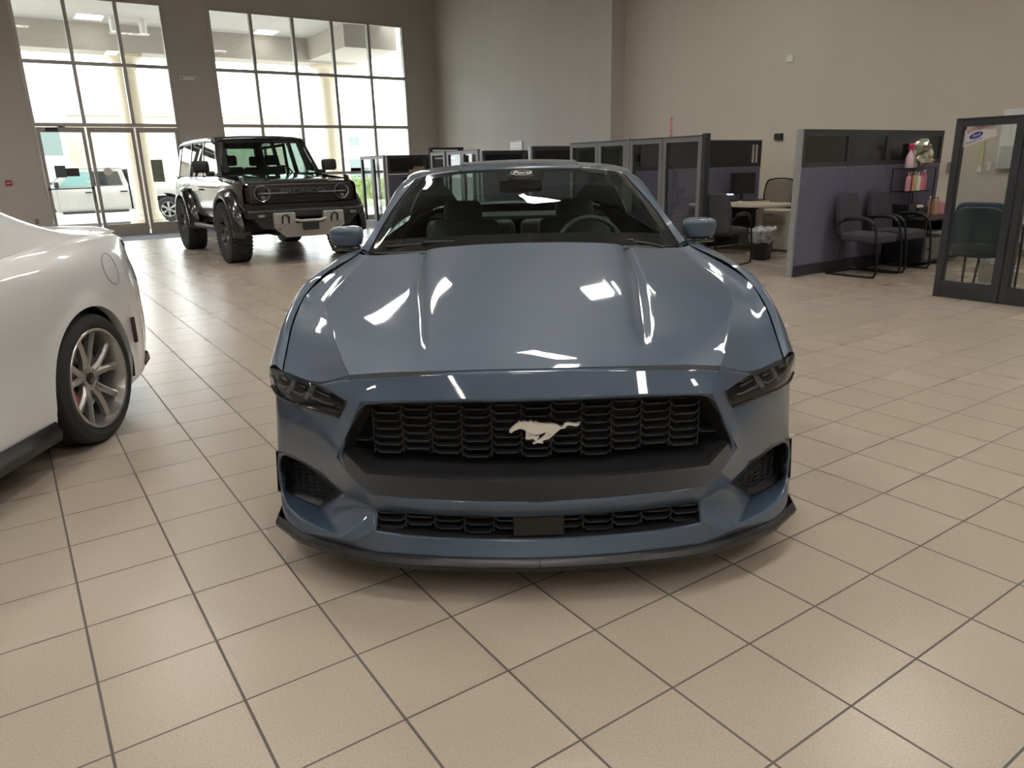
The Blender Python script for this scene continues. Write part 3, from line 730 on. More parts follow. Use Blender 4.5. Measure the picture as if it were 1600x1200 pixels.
def detail_front(t, paint):
    ch = lambda mb, n, m, **k: mb.build(n, m, t, **k)
    # ---- grille surround
    def strip(mb, a, b):
        mb.grid([[FP[k] for k in a], [FP[k] for k in b]])
    mb = MB()
    top_out = ['B0', 'B1', 'B2']; 
    strip(mb, ['B0', 'B1', 'B2', 'G1', 'G2', 'G3', 'G4', 'G5', 'G6', 'G7'], ['M0', 'M1', 'M2', 'M2', 'M3', 'M4', 'M4', 'M5', 'M6', 'M7'])
    strip(mb, ['M0', 'M1', 'M2', 'M3', 'M4', 'M5', 'M6', 'M7'], ['Q0', 'Q1', 'Q2', 'Q3', 'Q4', 'Q5', 'Q6', 'Q7'])
    mb.mirror(); ch(mb, 'grille_surround', satin_black, smooth=True, auto=28)
    # duct walls behind
    mb = MB(); q = [FP['Q%d' % i] for i in range(8)]
    mb.grid([q, [(x*.97, y+.12, .655-(.655-z)*.96) for x, y, z in q]])
    mb.mirror(); mb.box(-.62, .255, .38, .62, .27, .68); ch(mb, 'grille_duct', matte_black, smooth=True, auto=40)
    # ---- honeycomb
    def honey(name, inside, pitch, rowp, z0, nrow, ncol, ybase, yk, half=.0):
        mb = MB()
        def seg(a, b, w_=.0017, d=.026):
            x0, z0_ = a; x1, z1_ = b; L = math.hypot(x1-x0, z1_-z0_)
            if L < 1e-6: return
            nx, nz = -(z1_-z0_)/L*w_, (x1-x0)/L*w_
            ya, yb = ybase+yk*x0*x0, ybase+yk*x1*x1
            v = [(x0+nx, ya, z0_+nz), (x0-nx, ya, z0_-nz), (x1-nx, yb, z1_-nz), (x1+nx, yb, z1_+nz)]
            v += [(x, y+d, z) for x, y, z in v]
            mb.add(v, [(0, 1, 2, 3), (0, 4, 5, 1), (3, 2, 6, 7), (0, 3, 7, 4), (1, 5, 6, 2)])
        for c in range(-ncol, ncol+1):
            xc = c*pitch+half; off = .5 if c % 2 else 0
            for r_ in range(-1, nrow+1):
                z = z0+(r_+off)*rowp
                pl = [(xc-pitch/2, z+.5*rowp), (xc-pitch*.34, z), (xc+pitch*.34, z), (xc+pitch/2, z+.5*rowp)]
                if inside(xc, z):
                    for a, b in zip(pl, pl[1:]):
                        if inside(a[0], a[1], .0) or inside(b[0], b[1], .0): seg(a, b, .0012 if a[1] != b[1] else .002)
                for sx in (-1, 1):
                    xb = xc+sx*pitch/2
                    if inside(xb, z) and inside(xb, z+rowp*.5): seg((xb, z), (xb, z+rowp*.5), .001)
        return ch(mb, name, mesh_black, weld=False)
    lowz = lambda x: interp([(0, .418), (.2, .420), (.41, .430), (.546, .437), (.61, .485)], abs(x))[0]
    def in_main(x, z, e=0):
        ax = abs(x)
        if ax > .60 or z > .664: return False
        if z < lowz(x)+.035: return False
        # slanted left and right ends
        return ax < .595-(max(0, z-.49))*.42
    honey('grille_mesh', in_main, .0965, .0272, .43, 10, 6, .105, .14)
    def in_low(x, z, e=0):
        ax = abs(x)
        return .075 < ax < .535-.0*(z-.23) and interp([(0, .208), (.4, .222), (.54, .235)], ax)[0] < z < interp([(0, .285), (.4, .291), (.54, .292)], ax)[0]
    for side_ in (-1, 1): honey('lower_grille_mesh', lambda x, z, e=0: x*side_ > 0 and in_low(x, z, e), .0965, .0272, .19, 5, 6, .045, .11)
    mb = MB(); lo = [FP[k] for k in ('K7', 'K6', 'K5', 'K4', 'R1', 'R2', 'R2b', 'R3')]
    mb.grid([lo, [(x*.97, y+.09, z) for x, y, z in lo]]); mb.mirror(); mb.box(-.56, .165, .16, .56, .18, .34)
    ch(mb, 'lower_grille_duct', matte_black)
    mb = MB(); mb.bbox(-.083, .035, .205, .083, .065, .286, .004); ch(mb, 'radar_cover', satin_black)
    # ---- running horse emblem
    sc = .0968/300; body = [(460, 375), (458, 400), (480, 408), (500, 388), (545, 372), (565, 364), (600, 375), (640, 408), (660, 436), (700, 436), (760, 430), (820, 405), (850, 415), (862, 452), (900, 430), (935, 402), (960, 378), (985, 376), (1010, 370), (1025, 346), (1060, 342), (1110, 355), (1142, 346), (1158, 308), (1138, 322), (1100, 325), (1040, 312), (1000, 320), (985, 348), (965, 356), (930, 336), (880, 322), (820, 319), (740, 325), (712, 322), (726, 292), (690, 302), (668, 284), (640, 300), (606, 285), (580, 300), (553, 284), (548, 300), (528, 312), (508, 326), (485, 350)]
    legs = [[(622, 398), (642, 410), (634, 440), (642, 462), (690, 455), (692, 470), (640, 479), (614, 470), (622, 435)],
            [(650, 400), (700, 425), (712, 450), (745, 488), (790, 513), (788, 527), (735, 517), (695, 478), (668, 440)],
            [(820, 405), (862, 430), (850, 452), (800, 490), (750, 508), (718, 522), (690, 530), (684, 520), (720, 503), (768, 470), (805, 440)],
            [(692, 458), (748, 442), (752, 460), (715, 472)], [(905, 425), (850, 476), (810, 488), (798, 480), (835, 440), (850, 412)]]
    mb = MB()
    for k, pl in enumerate([body]+legs):
        pts = [((px-815)*sc+.028, .078-.002*(k % 2), .545-(py-420)*sc) for px, py in pl]
        mb.poly(pts, (0, .014, 0))
    e = ch(mb, 'horse_emblem', mat('emblem_silver', (.85, .83, .79), .35, .3), weld=False); part_label(e, 'silver running horse emblem')
    md = e.modifiers.new('bev', 'BEVEL'); md.width = .0016; md.segments = 2; md.limit_method = 'ANGLE'
    mb = MB(); mb.box(.005, .092, .51, .055, .125, .55); ch(mb, 'emblem_mount', matte_black)
    # ---- splitter lip
    L_ = ['L0', 'L1', 'L2', 'L3', 'L3b', 'L4', 'L5']; ex = {k: FP[k] for k in L_}
    top = spline([(.955, .50, .18)]+[FP[k] for k in L_], 42, True)
    bot = spline([(.958, .50, .150), (.952, .325, .118), (.833, .19, .12), (.66, .078, .120), (.515, .022, .117), (.39, -.002, .115), (.213, -.018, .112), (0, -.028, .112)], 42, True)
    mid = [(a[0]*.5+b[0]*.5+.002, a[1]*.35+b[1]*.65-.012, a[2]*.55+b[2]*.45) for a, b in zip(top, bot)]
    t0 = [(x, y+.006, z+.001) for x, y, z in top]
    t1 = [(x+.001, y-.012, z-.004) for x, y, z in top]
    bk = [(x*.97, y+.12, z-.002) for x, y, z in bot]
    mb = MB(); mb.grid([t0, t1, mid, bot, bk]); mb.mirror(); ch(mb, 'splitter', satin_black, smooth=True, auto=35)
    # ---- side intakes
    def two(mb, n, m, **k):
        m2 = MB(); m2.v = list(mb.v); m2.f = list(mb.f); m2.m = list(mb.m); ch(mb, n, m, **k); ch(m2.flipx(), n, m, **k)
    mb = MB(); I = [FP[k] for k in ('I0', 'I1', 'I2', 'I4', 'N1', 'N0')]
    c = Vector((.80, .40, .28))
    inn = [(.935, .485, .320), (.86, .41, .335), (.775, .33, .300), (.71, .26, .287), (.775, .345, .205), (.94, .485, .208)]
    mb.grid([I+[I[0]], inn+[inn[0]]]); two(mb, 'intake_surround', satin_black, smooth=True, auto=30)
    mb = MB()
    ib = [(x-.004, y+.035, z) for x, y, z in inn]; mb.grid([inn+[inn[0]], ib+[ib[0]]]); mb.add(ib, [(0, 1, 2, 3, 4, 5)]); two(mb, 'intake_back', matte_black)
    mb = MB()
    def on(x, z): return interp([(.70, .255), (.775, .34), (.86, .41), (.94, .485)], x)[0]+.006
    for r_ in range(9):
        for c_ in range(7):
            x = .715+c_*.034; z = .19+(r_+(c_ % 2)*.5)*.017
            up = interp([(.70, .282), (.765, .296), (.85, .33), (.925, .312)], x)[0]; dn = interp([(.70, .284), (.775, .208), (.93, .21)], x)[0]
            if dn < z < up:
                pl = [(x-.017, z+.0085), (x-.011, z), (x+.011, z), (x+.017, z+.0085)]
                mb.tube([(a, on(a, b), b) for a, b in pl], .0012, 4)
    two(mb, 'intake_mesh', mesh_black, weld=False)
    # ---- headlights
    drl = mat('lamp_reflector_grey', (.34, .34, .36), .25, .5)
    top = [FP['B3'], FP['A3'], (.79, .28, .689), (.868, .35, .695), FP['H4']]
    bot = [FP['H1'], FP['H2'], (.84, .295, .605), FP['H3'], (.948, .445, .62)]
    for sgn in (1, -1):
        hl = bpy.data.objects.new('headlight', None); C.objects.link(hl); hl.parent = t
        fx = lambda mb: mb.flipx() if sgn < 0 else mb
        T1 = spline(top, 20); B1 = spline(bot, 20)
        mbl = MB(); G = []
        for a, b in zip(T1, B1):
            G.append([[a[i]+(b[i]-a[i])*s_ - (0.012*math.sin(s_*PI) if i == 1 else 0) for i in range(3)] for s_ in (0, .25, .5, .75, 1)])
        mbl.grid(G); fx(mbl).build('lamp_lens', smoke, hl, smooth=True)
        mb = MB(); G = []
        for a, b in zip(T1, B1):
            ia = [a[0]*.985-.004, a[1]+.055, a[2]-.012]; ib = [b[0]*.985-.004, b[1]+.06, b[2]+.004]
            G.append([[a[0], a[1]+.004, a[2]-.001], ia, ib, [b[0], b[1]+.004, b[2]+.001]])
        mb.grid(G); fx(mb).build('lamp_housing', mat('lamp_housing_dark', (.035, .034, .036), .3), hl)
        # dark lower border line
        mb = MB(); mb.tube([(x, y-.002, z) for x, y, z in B1], .005, 6); mb.tube([B1[0], T1[0]], .004, 6); fx(mb).build('lamp_seal', gloss_black, hl)
        for k, u in enumerate((.08, .36, .66)):
            def at(s_, v_, dy=.022):
                q = s_*20; i = min(int(q), 19); f_ = q-i
                a = [T1[i][j]+(T1[i+1][j]-T1[i][j])*f_ for j in range(3)]; b = [B1[i][j]+(B1[i+1][j]-B1[i][j])*f_ for j in range(3)]
                return (a[0]+(b[0]-a[0])*v_, a[1]+(b[1]-a[1])*v_+dy, a[2]+(b[2]-a[2])*v_)
            w_ = .2
            mb = MB(); mb.tube([at(u+w_, .16), at(u+w_, .55), at(u+w_-.02, .68), at(u+.04, .70), at(u, .62)], .0035, 6)
            mb.tube([at(u+.05, .42, .035), at(u+w_-.03, .40, .035)], .004, 6); mb.tube([at(u+.06, .24, .04), at(u+w_-.04, .22, .04)], .006, 6)
            fx(mb).build('running_light', drl, hl, smooth=True)
            mb = MB(); mb.add([at(u+w_+.025, .1, .03), at(u+w_+.055, .1, .03), at(u+w_+.075, .8, .02), at(u+w_+.015, .8, .02)], [(0, 1, 2, 3)])
            fx(mb).build('lamp_divider', drl, hl)
    # ---- bonnet vents, wipers, inside mirror, windscreen script
    mb = MB(); mb.mirror()
    G = [[(x, y, z) for x, y, z in ((0, 1.34, .985), (.42, 1.36, .965), (.66, 1.42, .95), (.79, 1.49, .955))], [(x, y, z) for x, y, z in ((0, 1.42, .99), (.42, 1.45, .975), (.66, 1.51, .965), (.79, 1.57, .965))]]
    mb.grid(G); mb.mirror(); ch(mb, 'cowl_panel', matte_black)
    for pts in ([(-.67, 1.50, 1.000), (-.5, 1.475, 1.012), (-.36, 1.46, 1.018)], [(-.05, 1.42, 1.018), (.2, 1.43, 1.016), (.5, 1.47, 1.003)]):
        mb = MB(); mb.tube(pts, .008, 6); a = pts[-1]
        mb.tube([a, (a[0]+.10, a[1]-.03, a[2]-.012), (a[0]+.17, a[1]-.05, a[2]-.03)], .007, 6)
        mb.bbox(a[0]-.13, a[1]-.012, a[2]-.006, a[0]+.03, a[1]+.012, a[2]+.010, .004)
        ch(mb, 'wiper', satin_black)
    dk = mat('mirror_pod_black', (.015, .015, .016), .4)
    mb = MB(); mb.bbox(-.12, 2.05, 1.225, .12, 2.09, 1.29, .018); mb.bbox(-.07, 2.02, 1.27, .07, 2.16, 1.325, .015); ch(mb, 'inside_mirror', dk, smooth=True, auto=40)
    # oval windscreen sticker
    pale = mat('sticker_white', (.75, .78, .78), .5)
    n_ = Vector((0, -.36, .93)).normalized(); u_ = Vector((1, 0, 0)); v_ = Vector((0, .93, .36)).normalized()
    cpos = Vector((.005, 2.045, 1.330))
    M_ = Matrix((( u_.x, v_.x, n_.x, cpos.x), (u_.y, v_.y, n_.y, cpos.y), (u_.z, v_.z, n_.z, cpos.z), (0, 0, 0, 1)))
    mb = MB(); mb.tube([M_ @ Vector((.057*math.cos(a), .036*math.sin(a), 0)) for a in [2*PI*k/40 for k in range(40)]], .0011, 5, closed=True)
    st = ch(mb, 'windscreen_sticker', pale); text('sticker_lettering', 'Ford', .052, pale, M_, st, .0006, 0, 1.0, .35)
    part_label(st, 'white oval maker badge with script lettering printed on the dark top of the windscreen')

blue_paint = mat('blue_grey_paint', (.047, .075, .118), .45, .15, coat=1.0)
white_car_paint = mat('white_car_paint', (.72, .72, .72), .35, 0, coat=1.0)
coupe('sports_coupe', blue_paint, vloc(.075, 2.10), -TH, 'blue-grey sports coupe seen head-on with a wide black honeycomb grille')
coupe('sports_coupe', white_car_paint, vloc(-3.13, .07), -TH, 'white sports coupe cut off by the left edge, its silver rear wheel showing', front=False)
# ================================================================ BLACK OFF-ROADER
black_paint = mat('black_car_paint', (.006, .006, .007), .25, coat=1.0)
plastic_grey = mat('moulded_black_plastic', (.011, .011, .012), .45)
bumper_silver = mat('matte_silver_steel', (.34, .335, .325), .45, .5, bump=(25, .08))
dirty_rubber = mat('offroad_rubber', (.03, .03, .03), .8, bump=(60, .3))
lamp_clear = mat('lamp_clear', (.35, .35, .36), .12, .7)
def off_roader(loc, rz):
    t = empty('off_road_car', loc, rz, 'glossy black boxy off-roader with big knobbly tyres standing before the wide window', 'car')
    ch = lambda mb, n, m, **k: mb.build(n, m, t, **k)
    wr = .47; AX = (0, 2.95); AR2 = .545
    def bot(y):
        z = .66
        for c in AX:
            d = AR2**2-(y-c)**2
            if d > 0: z = max(z, .50+math.sqrt(d))
        return z
    def sx(y, z):
        x = .955-.10*max(0, (z-1.12)/.25)**2-.04*max(0, (.85-z)/.2)**2
        f = max(0, (-.30-y)/.45); return x-.06*f*f - .03*max(0, (y-3.6)/.4)
    def ztop(y): return interp([(-.75, 1.20), (-.2, 1.265), (.75, 1.33), (1.2, 1.345), (3.9, 1.36)], y)[0]
    def side(y0, y1):
        ys = {y0, y1}; n = max(2, int((y1-y0)/.08))
        for i in range(n): ys.add(y0+(y1-y0)*i/n)
        for c in AX:
            for i in range(25):
                y = c-(AR2-.001)*math.cos(PI*i/24)
                if y0 < y < y1: ys.add(y)
        G = []
        for y in sorted(ys):
            zt, zb = ztop(y), bot(y); pts = [(sx(y, zt)-.05, y, zt+.008), (sx(y, zt)-.012, y, zt-.008)]
            for i in range(1, 9):
                z = zt-.02+(zb-zt+.02)*i/8; pts.append((sx(y, z), y, z))
            G.append(pts)
        return G
    for s_ in (1, -1):
        for nm, a, b in (('front_fender', -.70, .72), ('front_door', .726, 1.82), ('rear_door', 1.826, 2.78), ('rear_quarter', 2.786, 3.95)):
            mb = MB(); mb.grid(side(a, b))
            if s_ < 0: mb.flipx()
            p_ = ch(mb, nm, black_paint, smooth=True, auto=35)
            if 'door' in nm:
                mb = MB(); mb.bbox(.955, b-.24, 1.1, .985, b-.06, 1.13, .008)
                if s_ < 0: mb.flipx()
                mb.build('door_handle', plastic_grey, p_, smooth=True)
        # wide arches
        for c in AX:
            mb = MB(); G = []
            angs = [PI*(-.04+1.02*k/24) for k in range(25)]
            for a in angs:
                co, si = -math.cos(a), math.sin(a)
                def q(r, x): 
                    yy = c+co*r*1.03; zz = .50+si*r; 
                    return (x, yy, min(zz, 1.13+.02*si))
                G.append([q(AR2-.06, .80), q(AR2-.04, 1.075), q(AR2, 1.09), q(AR2+.06, 1.075), q(AR2+.125, .985), q(AR2+.13, .94)])
            mb.grid(G)
            if s_ < 0: mb.flipx()
            fl = ch(mb, 'wheel_arch_flare', black_paint, smooth=True, auto=40)
            mb = MB(); mb.lathe([(AR2, 0), (AR2, .4)], 20, 'X', (.55, c, .5), 0, PI)
            if s_ < 0: mb.flipx()
            ch(mb, 'wheel_liner', matte_black)
        mb = MB(); mb.tube([(s_*.98, .58, .52), (s_*1.0, .75, .50), (s_*1.0, 2.2, .50), (s_*.98, 2.35, .52)], .045, 10); mb.tube([(s_*.8, 1.0, .56), (s_*.98, 1.0, .51)], .02, 6); mb.tube([(s_*.8, 2.0, .56), (s_*.98, 2.0, .51)], .02, 6); ch(mb, 'side_step', plastic_grey, smooth=True)
        # mirror
        mb = MB(); mb.bbox(s_*1.10-.13, .80, 1.39, s_*1.10+.13, .93, 1.58, .045, seg=4); mb.bbox(s_*.96-.07, .84, 1.34, s_*.96+.07, .90, 1.41, .02); ch(mb, 'side_mirror', plastic_grey, smooth=True, auto=50)
        # pillars and side glass
        xb, xt = .88, .76
        def pil(y0, y1, yt0, yt1, w_=.03):
            mb = MB(); a = [(s_*xb, y0, 1.33), (s_*xb, y1, 1.33), (s_*xt, yt1, 1.93), (s_*xt, yt0, 1.93)]
            mb.poly(a, (-s_*.06, 0, 0)); return mb
        ch(pil(.70, .80, 1.16, 1.24), 'windscreen_pillar', black_paint)
        ch(pil(1.80, 1.88, 1.84, 1.92), 'door_pillar', black_paint)
        ch(pil(2.78, 2.86, 2.76, 2.84), 'door_pillar', black_paint)
        ch(pil(3.72, 3.86, 3.62, 3.78), 'rear_pillar', black_paint)
        for a, b, at_, bt_ in ((.80, 1.80, 1.24, 1.84), (1.88, 2.78, 1.92, 2.76), (2.86, 3.72, 2.84, 3.62)):
            mb = MB(); mb.add([(s_*(xb-.01), a, 1.34), (s_*(xb-.01), b, 1.34), (s_*(xt-.01), bt_, 1.93), (s_*(xt-.01), at_, 1.93)], [(0, 1, 2, 3)]); ch(mb, 'side_window', car_clear)
        mb = MB(); mb.tube([(s_*.70, 1.9, 1.3), (s_*.66, 1.92, 1.86), (s_*.66, 3.5, 1.84), (s_*.70, 3.75, 1.3)], .03, 8); ch(mb, 'roll_bar', matte_black, smooth=True)
    # bonnet
    rails = [[(0, -.70, 1.235), (0, -.55, 1.27), (0, .0, 1.305), (0, .72, 1.345)], [(.42, -.70, 1.232), (.42, -.55, 1.268), (.43, 0, 1.303), (.44, .72, 1.343)],
             [(.47, -.70, 1.225), (.47, -.55, 1.25), (.48, 0, 1.288), (.49, .72, 1.33)], [(.74, -.69, 1.215), (.76, -.54, 1.24), (.80, 0, 1.27), (.84, .72, 1.325)], [(.82, -.66, 1.19), (.86, -.5, 1.225), (.90, 0, 1.262), (.91, .72, 1.325)]]
    mb = MB(); G = loft(rails, 16, 3); mb.grid(G); mb.grid([[g[0] for g in [G[0]]][0:1]*1+[(0, -.70, 1.235)]][:0]) if False else None
    mb.grid([G[0], [(x, y+.004, z-.05) for x, y, z in G[0]]]); mb.mirror(); ch(mb, 'bonnet', black_paint, smooth=True, auto=40)
    for s_ in (1, -1):
        mb = MB(); mb.poly([(s_*.86, -.62, 1.2), (s_*.86, -.44, 1.23), (s_*.86, -.46, 1.30), (s_*.86, -.54, 1.31)], (-s_*.035, 0, 0)); ch(mb, 'trail_sight', plastic_grey)
    mb = MB(); G = [[(x, y, z) for x in (-.84, 0, .84)] for y, z in ((.70, 1.33), (.86, 1.34))]; mb.grid(G); ch(mb, 'cowl_panel', matte_black)
    # windscreen, roof, rear
    mb = MB(); ws = [[(x, y-.03*(1-(x/.8)**2)+ .0, z) for x in (-.86, -.5, 0, .5, .86)] for y, z in ((.78, 1.34),)]
    top = [(x*.9, 1.20-.02*(1-(x/.8)**2), 1.93) for x in (-.83, -.5, 0, .5, .83)]
    mb.grid([ws[0], top]); ch(mb, 'windscreen', car_clear)
    mb = MB(); mb.poly([(-.80, .815, 1.375), (-.75, 1.18, 1.93), (-.62, 1.15, 1.90), (-.66, .80, 1.40)], (0, .02, 0)); mb.mirror(); mb.bbox(-.75, 1.15, 1.86, .75, 1.2, 1.94, .01); ch(mb, 'windscreen_surround', black_paint)
    mb = MB(); G = []
    for y, z in ((1.13, 1.945), (1.22, 1.985), (1.6, 2.0), (2.6, 2.01), (3.5, 2.0), (3.72, 1.985), (3.80, 1.94)):
        G.append([(x, y, z-.03*(abs(x)/.72)**4-(.04 if abs(x) > .77 else 0)) for x in (-.80, -.76, -.6, -.3, 0, .3, .6, .76, .80)])
    mb.grid(G); ch(mb, 'roof', black_paint, smooth=True, auto=60, solid=.03)
    mb = MB(); mb.box(-.88, 3.88, .66, .88, 3.94, 1.36); mb.poly([(-.87, 3.80, 1.34), (-.70, 3.8, 1.34), (-.64, 3.72, 1.95), (-.75, 3.72, 1.95)], (0, .08, 0)); mb.poly([(.87, 3.80, 1.34), (.70, 3.8, 1.34), (.64, 3.72, 1.95), (.75, 3.72, 1.95)], (0, .08, 0)); mb.box(-.66, 3.72, 1.85, .66, 3.8, 1.95); ch(mb, 'tailgate', black_paint)
    ch(MB().box(-.70, 3.79, 1.36, .70, 3.796, 1.85), 'rear_window', car_clear)
    # grille face
    mb = MB(); mb.bbox(-.83, -.745, .90, .83, -.66, 1.20, .03, seg=3); ch(mb, 'grille_panel', plastic_grey, smooth=True, auto=40)
    mb = MB(); mb.bbox(-.47, -.765, 1.04, .47, -.74, 1.13, .008)
    for z in (.925, .955, .985, 1.015): mb.box(-.60, -.757, z, .60, -.742, z+.012)
    mb.box(-.8, -.757, 1.165, .8, -.742, 1.18); ch(mb, 'grille_bars', matte_black)
    gm = mat('grille_letters_grey', (.06, .06, .065), .35)
    mbm = Matrix(((1, 0, 0, 0), (0, 0, -1, -.767), (0, 1, 0, 1.085), (0, 0, 0, 1)))
    text('grille_lettering', 'BRONCO', .095, gm, mbm, t, .004, .002, 1.75)
    for s_ in (1, -1):
        hl = bpy.data.objects.new('headlight', None); C.objects.link(hl); hl.parent = t; hl.location = (s_*.635, -.755, 1.065)
        mb = MB(); mb.lathe([(.112, .02), (.125, -.01), (.118, -.022), (.105, -.01)], 32, 'Y'); mb.build('lamp_ring', lamp_clear, hl, smooth=True, auto=40)
        MB().lathe([(.0001, .012), (.06, .014), (.108, .0)], 32, 'Y').build('lamp_reflector', gloss_black, hl, smooth=True)
        mb = MB(); mb.bbox(-.06, -.028, -.013, .06, -.008, .013, .006); mb.bbox(-s_*.29-.1, -.02, -.012, -s_*.06, -.004, .012, .005) if s_ > 0 else mb.bbox(.06, -.02, -.012, .39, -.004, .012, .005); mb.build('running_light', lamp_clear, hl)
        MB().cyl((0, -.018, -.06), .032, .012, 'Y', 16).build('lamp_projector', lamp_clear, hl)
        mb = MB(); mb.bbox(s_*.845-.02, -.70, .95, s_*.845+.02, -.64, 1.15, .01); ch(mb, 'indicator', mat('amber_dark', (.05, .012, .006), .2))
    # bumper
    mb = MB(); mb.bbox(-.93, -.93, .70, .93, -.70, .83, .03, seg=2); mb.poly([(-.97, -.84, .83), (-.50, -.93, .83), (-.46, -.93, .52), (-.70, -.84, .55)], (0, .15, 0)); mb.poly([(.97, -.84, .83), (.50, -.93, .83), (.46, -.93, .52), (.70, -.84, .55)], (0, .15, 0))
    mb.box(-.9, -.72, .83, .9, -.66, .92); ch(mb, 'front_bumper', plastic_grey)
    mb = MB()
    mb.bbox(-.56, -.97, .60, -.22, -.86, .78, .02); mb.bbox(.22, -.97, .60, .56, -.86, .78, .02); mb.poly([(-.56, -.96, .61), (.56, -.96, .61), (.56, -.95, .56), (.36, -.86, .40), (-.36, -.86, .40), (-.56, -.95, .56)], (0, .06, 0))
    mb.tube([(-.26, -.985, .67), (-.16, -.985, .645), (.16, -.985, .645), (.26, -.985, .67)], .022, 10); ch(mb, 'bumper_centre', bumper_silver)
    mb = MB(); mb.bbox(-.13, -.985, .50, .13, -.96, .63, .006); ch(mb, 'plate_bracket', plastic_grey)
    for s_ in (1, -1):
        mb = MB(); mb.tube([(s_*.39-.05, -.975, .62), (s_*.39-.05, -1.0, .72), (s_*.39, -1.0, .755), (s_*.39+.05, -1.0, .72), (s_*.39+.05, -.975, .62)], .014, 8); ch(mb, 'tow_hook', plastic_grey, smooth=True)
        mb = MB(); mb.bbox(s_*.73-.05, -.935, .72, s_*.73+.05, -.915, .76, .006); ch(mb, 'fog_lamp', lamp_clear)
    mb = MB(); mb.box(-.45, -.6, .42, .45, 3.6, .68); mb.box(-.85, .6, .55, .85, 2.4, .72); mb.tube([(-.85, 0, .45), (.85, 0, .45)], .05, 8); mb.tube([(-.85, 2.95, .45), (.85, 2.95, .45)], .06, 8); mb.box(-.8, -.6, .66, .8, -.1, 1.1); ch(mb, 'chassis', matte_black)
    mb = MB(); mb.box(-.8, .85, 1.0, .8, 1.15, 1.36); ch(mb, 'dashboard', matte_black)
    for x in (-.38, .38):
        for y in (1.55, 2.55):
            mb = MB(); mb.bbox(x-.25, y-.3, .8, x+.25, y+.25, 1.0, .05); mb.bbox(x-.24, y+.2, .9, x+.24, y+.34, 1.48, .05); mb.bbox(x-.13, y+.22, 1.5, x+.13, y+.31, 1.68, .04); ch(mb, 'seat', seat_dark, smooth=True, auto=50)
    mb = MB(); mb.tube([(.38+.18*math.cos(a), 1.25, 1.3+.18*math.sin(a)) for a in [2*PI*k/24 for k in range(24)]], .014, 6, closed=True); ch(mb, 'steering_wheel', matte_black)
    # wheels
    for s_ in (1, -1):
        for y in AX:
            w_ = bpy.data.objects.new('wheel', None); C.objects.link(w_); w_.parent = t; w_.location = (s_*.925, y, wr); w_.rotation_euler = (0, 0, 0 if s_ > 0 else PI)
            mb = MB(); mb.lathe([(.225, -.14), (.24, -.155), (.36, -.168), (.43, -.158), (wr-.014, -.135), (wr-.014, .135), (.43, .158), (.36, .168), (.24, .155), (.225, .14)], 60, 'X')
            for k in range(44):   # tread blocks and shoulder lugs
                a = 2*PI*k/44
                for (x0, x1, da) in ((-.158, -.085, 0), (-.075, -.01, .5), (.0, .068, 0), (.078, .158, .5)):
                    aa = a+da*2*PI/44; M_ = Matrix.Rotation(aa, 4, 'X'); mb.box(x0, -.021, wr-.02, x1, .021, wr+.001, M_)
                M_ = Matrix.Rotation(a, 4, 'X')
                mb.box(.13, -.018, wr-.075, .168, .018, wr-.01, M_)
            mb.build('tyre', dirty_rubber, w_, weld=False)
            mb = MB(); mb.lathe([(.228, .14), (.222, .15), (.208, .135), (.2, .05), (.2, -.12)], 40, 'X'); rim = mb.build('rim', lamp_clear if False else barrel, w_, smooth=True, auto=40)
            mb = MB()
            for k in range(8):
                a = 2*PI*k/8; M_ = Matrix.Rotation(a, 4, 'X'); mb.poly([(.10, -.028, .05), (.10, .028, .05), (.105, .014, .2), (.105, -.014, .2)], (.018, 0, 0), M_)
                mb.box(.11, -.006, .195, .15, .006, .215, M_)
            mb.lathe([(.0001, .135), (.035, .13), (.06, .12), (.065, .08)], 20, 'X'); mb.build('spokes', gloss_black, rim, weld=False)
            MB().lathe([(.0001, .02), (.18, .02), (.18, 0)], 24, 'X').build('brake_disc', disc_m, w_)
    return t
car_clear = glass('car_window_glass', (.52, .62, .57), 1.0, 1.5)
seat_dark = mat('cloth_seat_dark', (.02, .02, .022), .8)
psi = math.radians(.5)
off_roader((2.86+1.09*math.cos(psi), 12.3+1.09*math.sin(psi), 0), psi)
# ================================================================ CUBICLES
frame_grey = mat('partition_frame_grey', (.20, .205, .215), .4, .35)
frame_dark = mat('partition_frame_charcoal', (.045, .048, .055), .4, .3)
fabric = mat('violet_grey_fabric', (.125, .118, .175), .95, bump=(400, .4), var=(8, .06))
dark_fab = mat('charcoal_fabric', (.022, .022, .026), .8, bump=(300, .3))
insert = mat('smoked_insert', (.015, .016, .016), .18)
p_glass = glass('partition_glass', (.93, .95, .94), 1.0, 1.5)
galv = mat('galvanised_edge', (.42, .44, .46), .4, .7, var=(20, .15))
HP = 1.685
def glass_panel(y0, y1, lab, x=7.7, fm=None, group=None):
    fm = fm or frame_grey
    t = empty('glass_partition', (x, (y0+y1)/2, 0), 0, lab, 'partition', group)
    L = abs(y1-y0)/2-.003; d = .032; a = .062
    mb = MB(); mb.box(-d, -L, 0, d, -L+a, HP); mb.box(-d, L-a, 0, d, L, HP); mb.box(-d+.002, -L+a, HP-a, d-.002, L-a, HP-.001); mb.box(-d+.002, -L+a, .10, d-.002, L-a, .10+a); mb.box(-d+.004, -L+a, .0, d-.004, L-a, .098)
    mb.build('partition_frame', fm, t)
    MB().box(-d-.006, -L, HP, d+.006, L, HP+.012).build('top_cap', frame_dark, t)
    mb = MB(); mb.box(-d*.7, -L+a, .10+a, d*.7, -L+a+.012, HP-a); mb.box(-d*.7, L-a-.012, .10+a, d*.7, L-a, HP-a); mb.build('glazing_bead', frame_dark, t)
    MB().box(-.003, -L+a, .10+a, .003, L-a, HP-a).build('glass', p_glass, t)
    return t
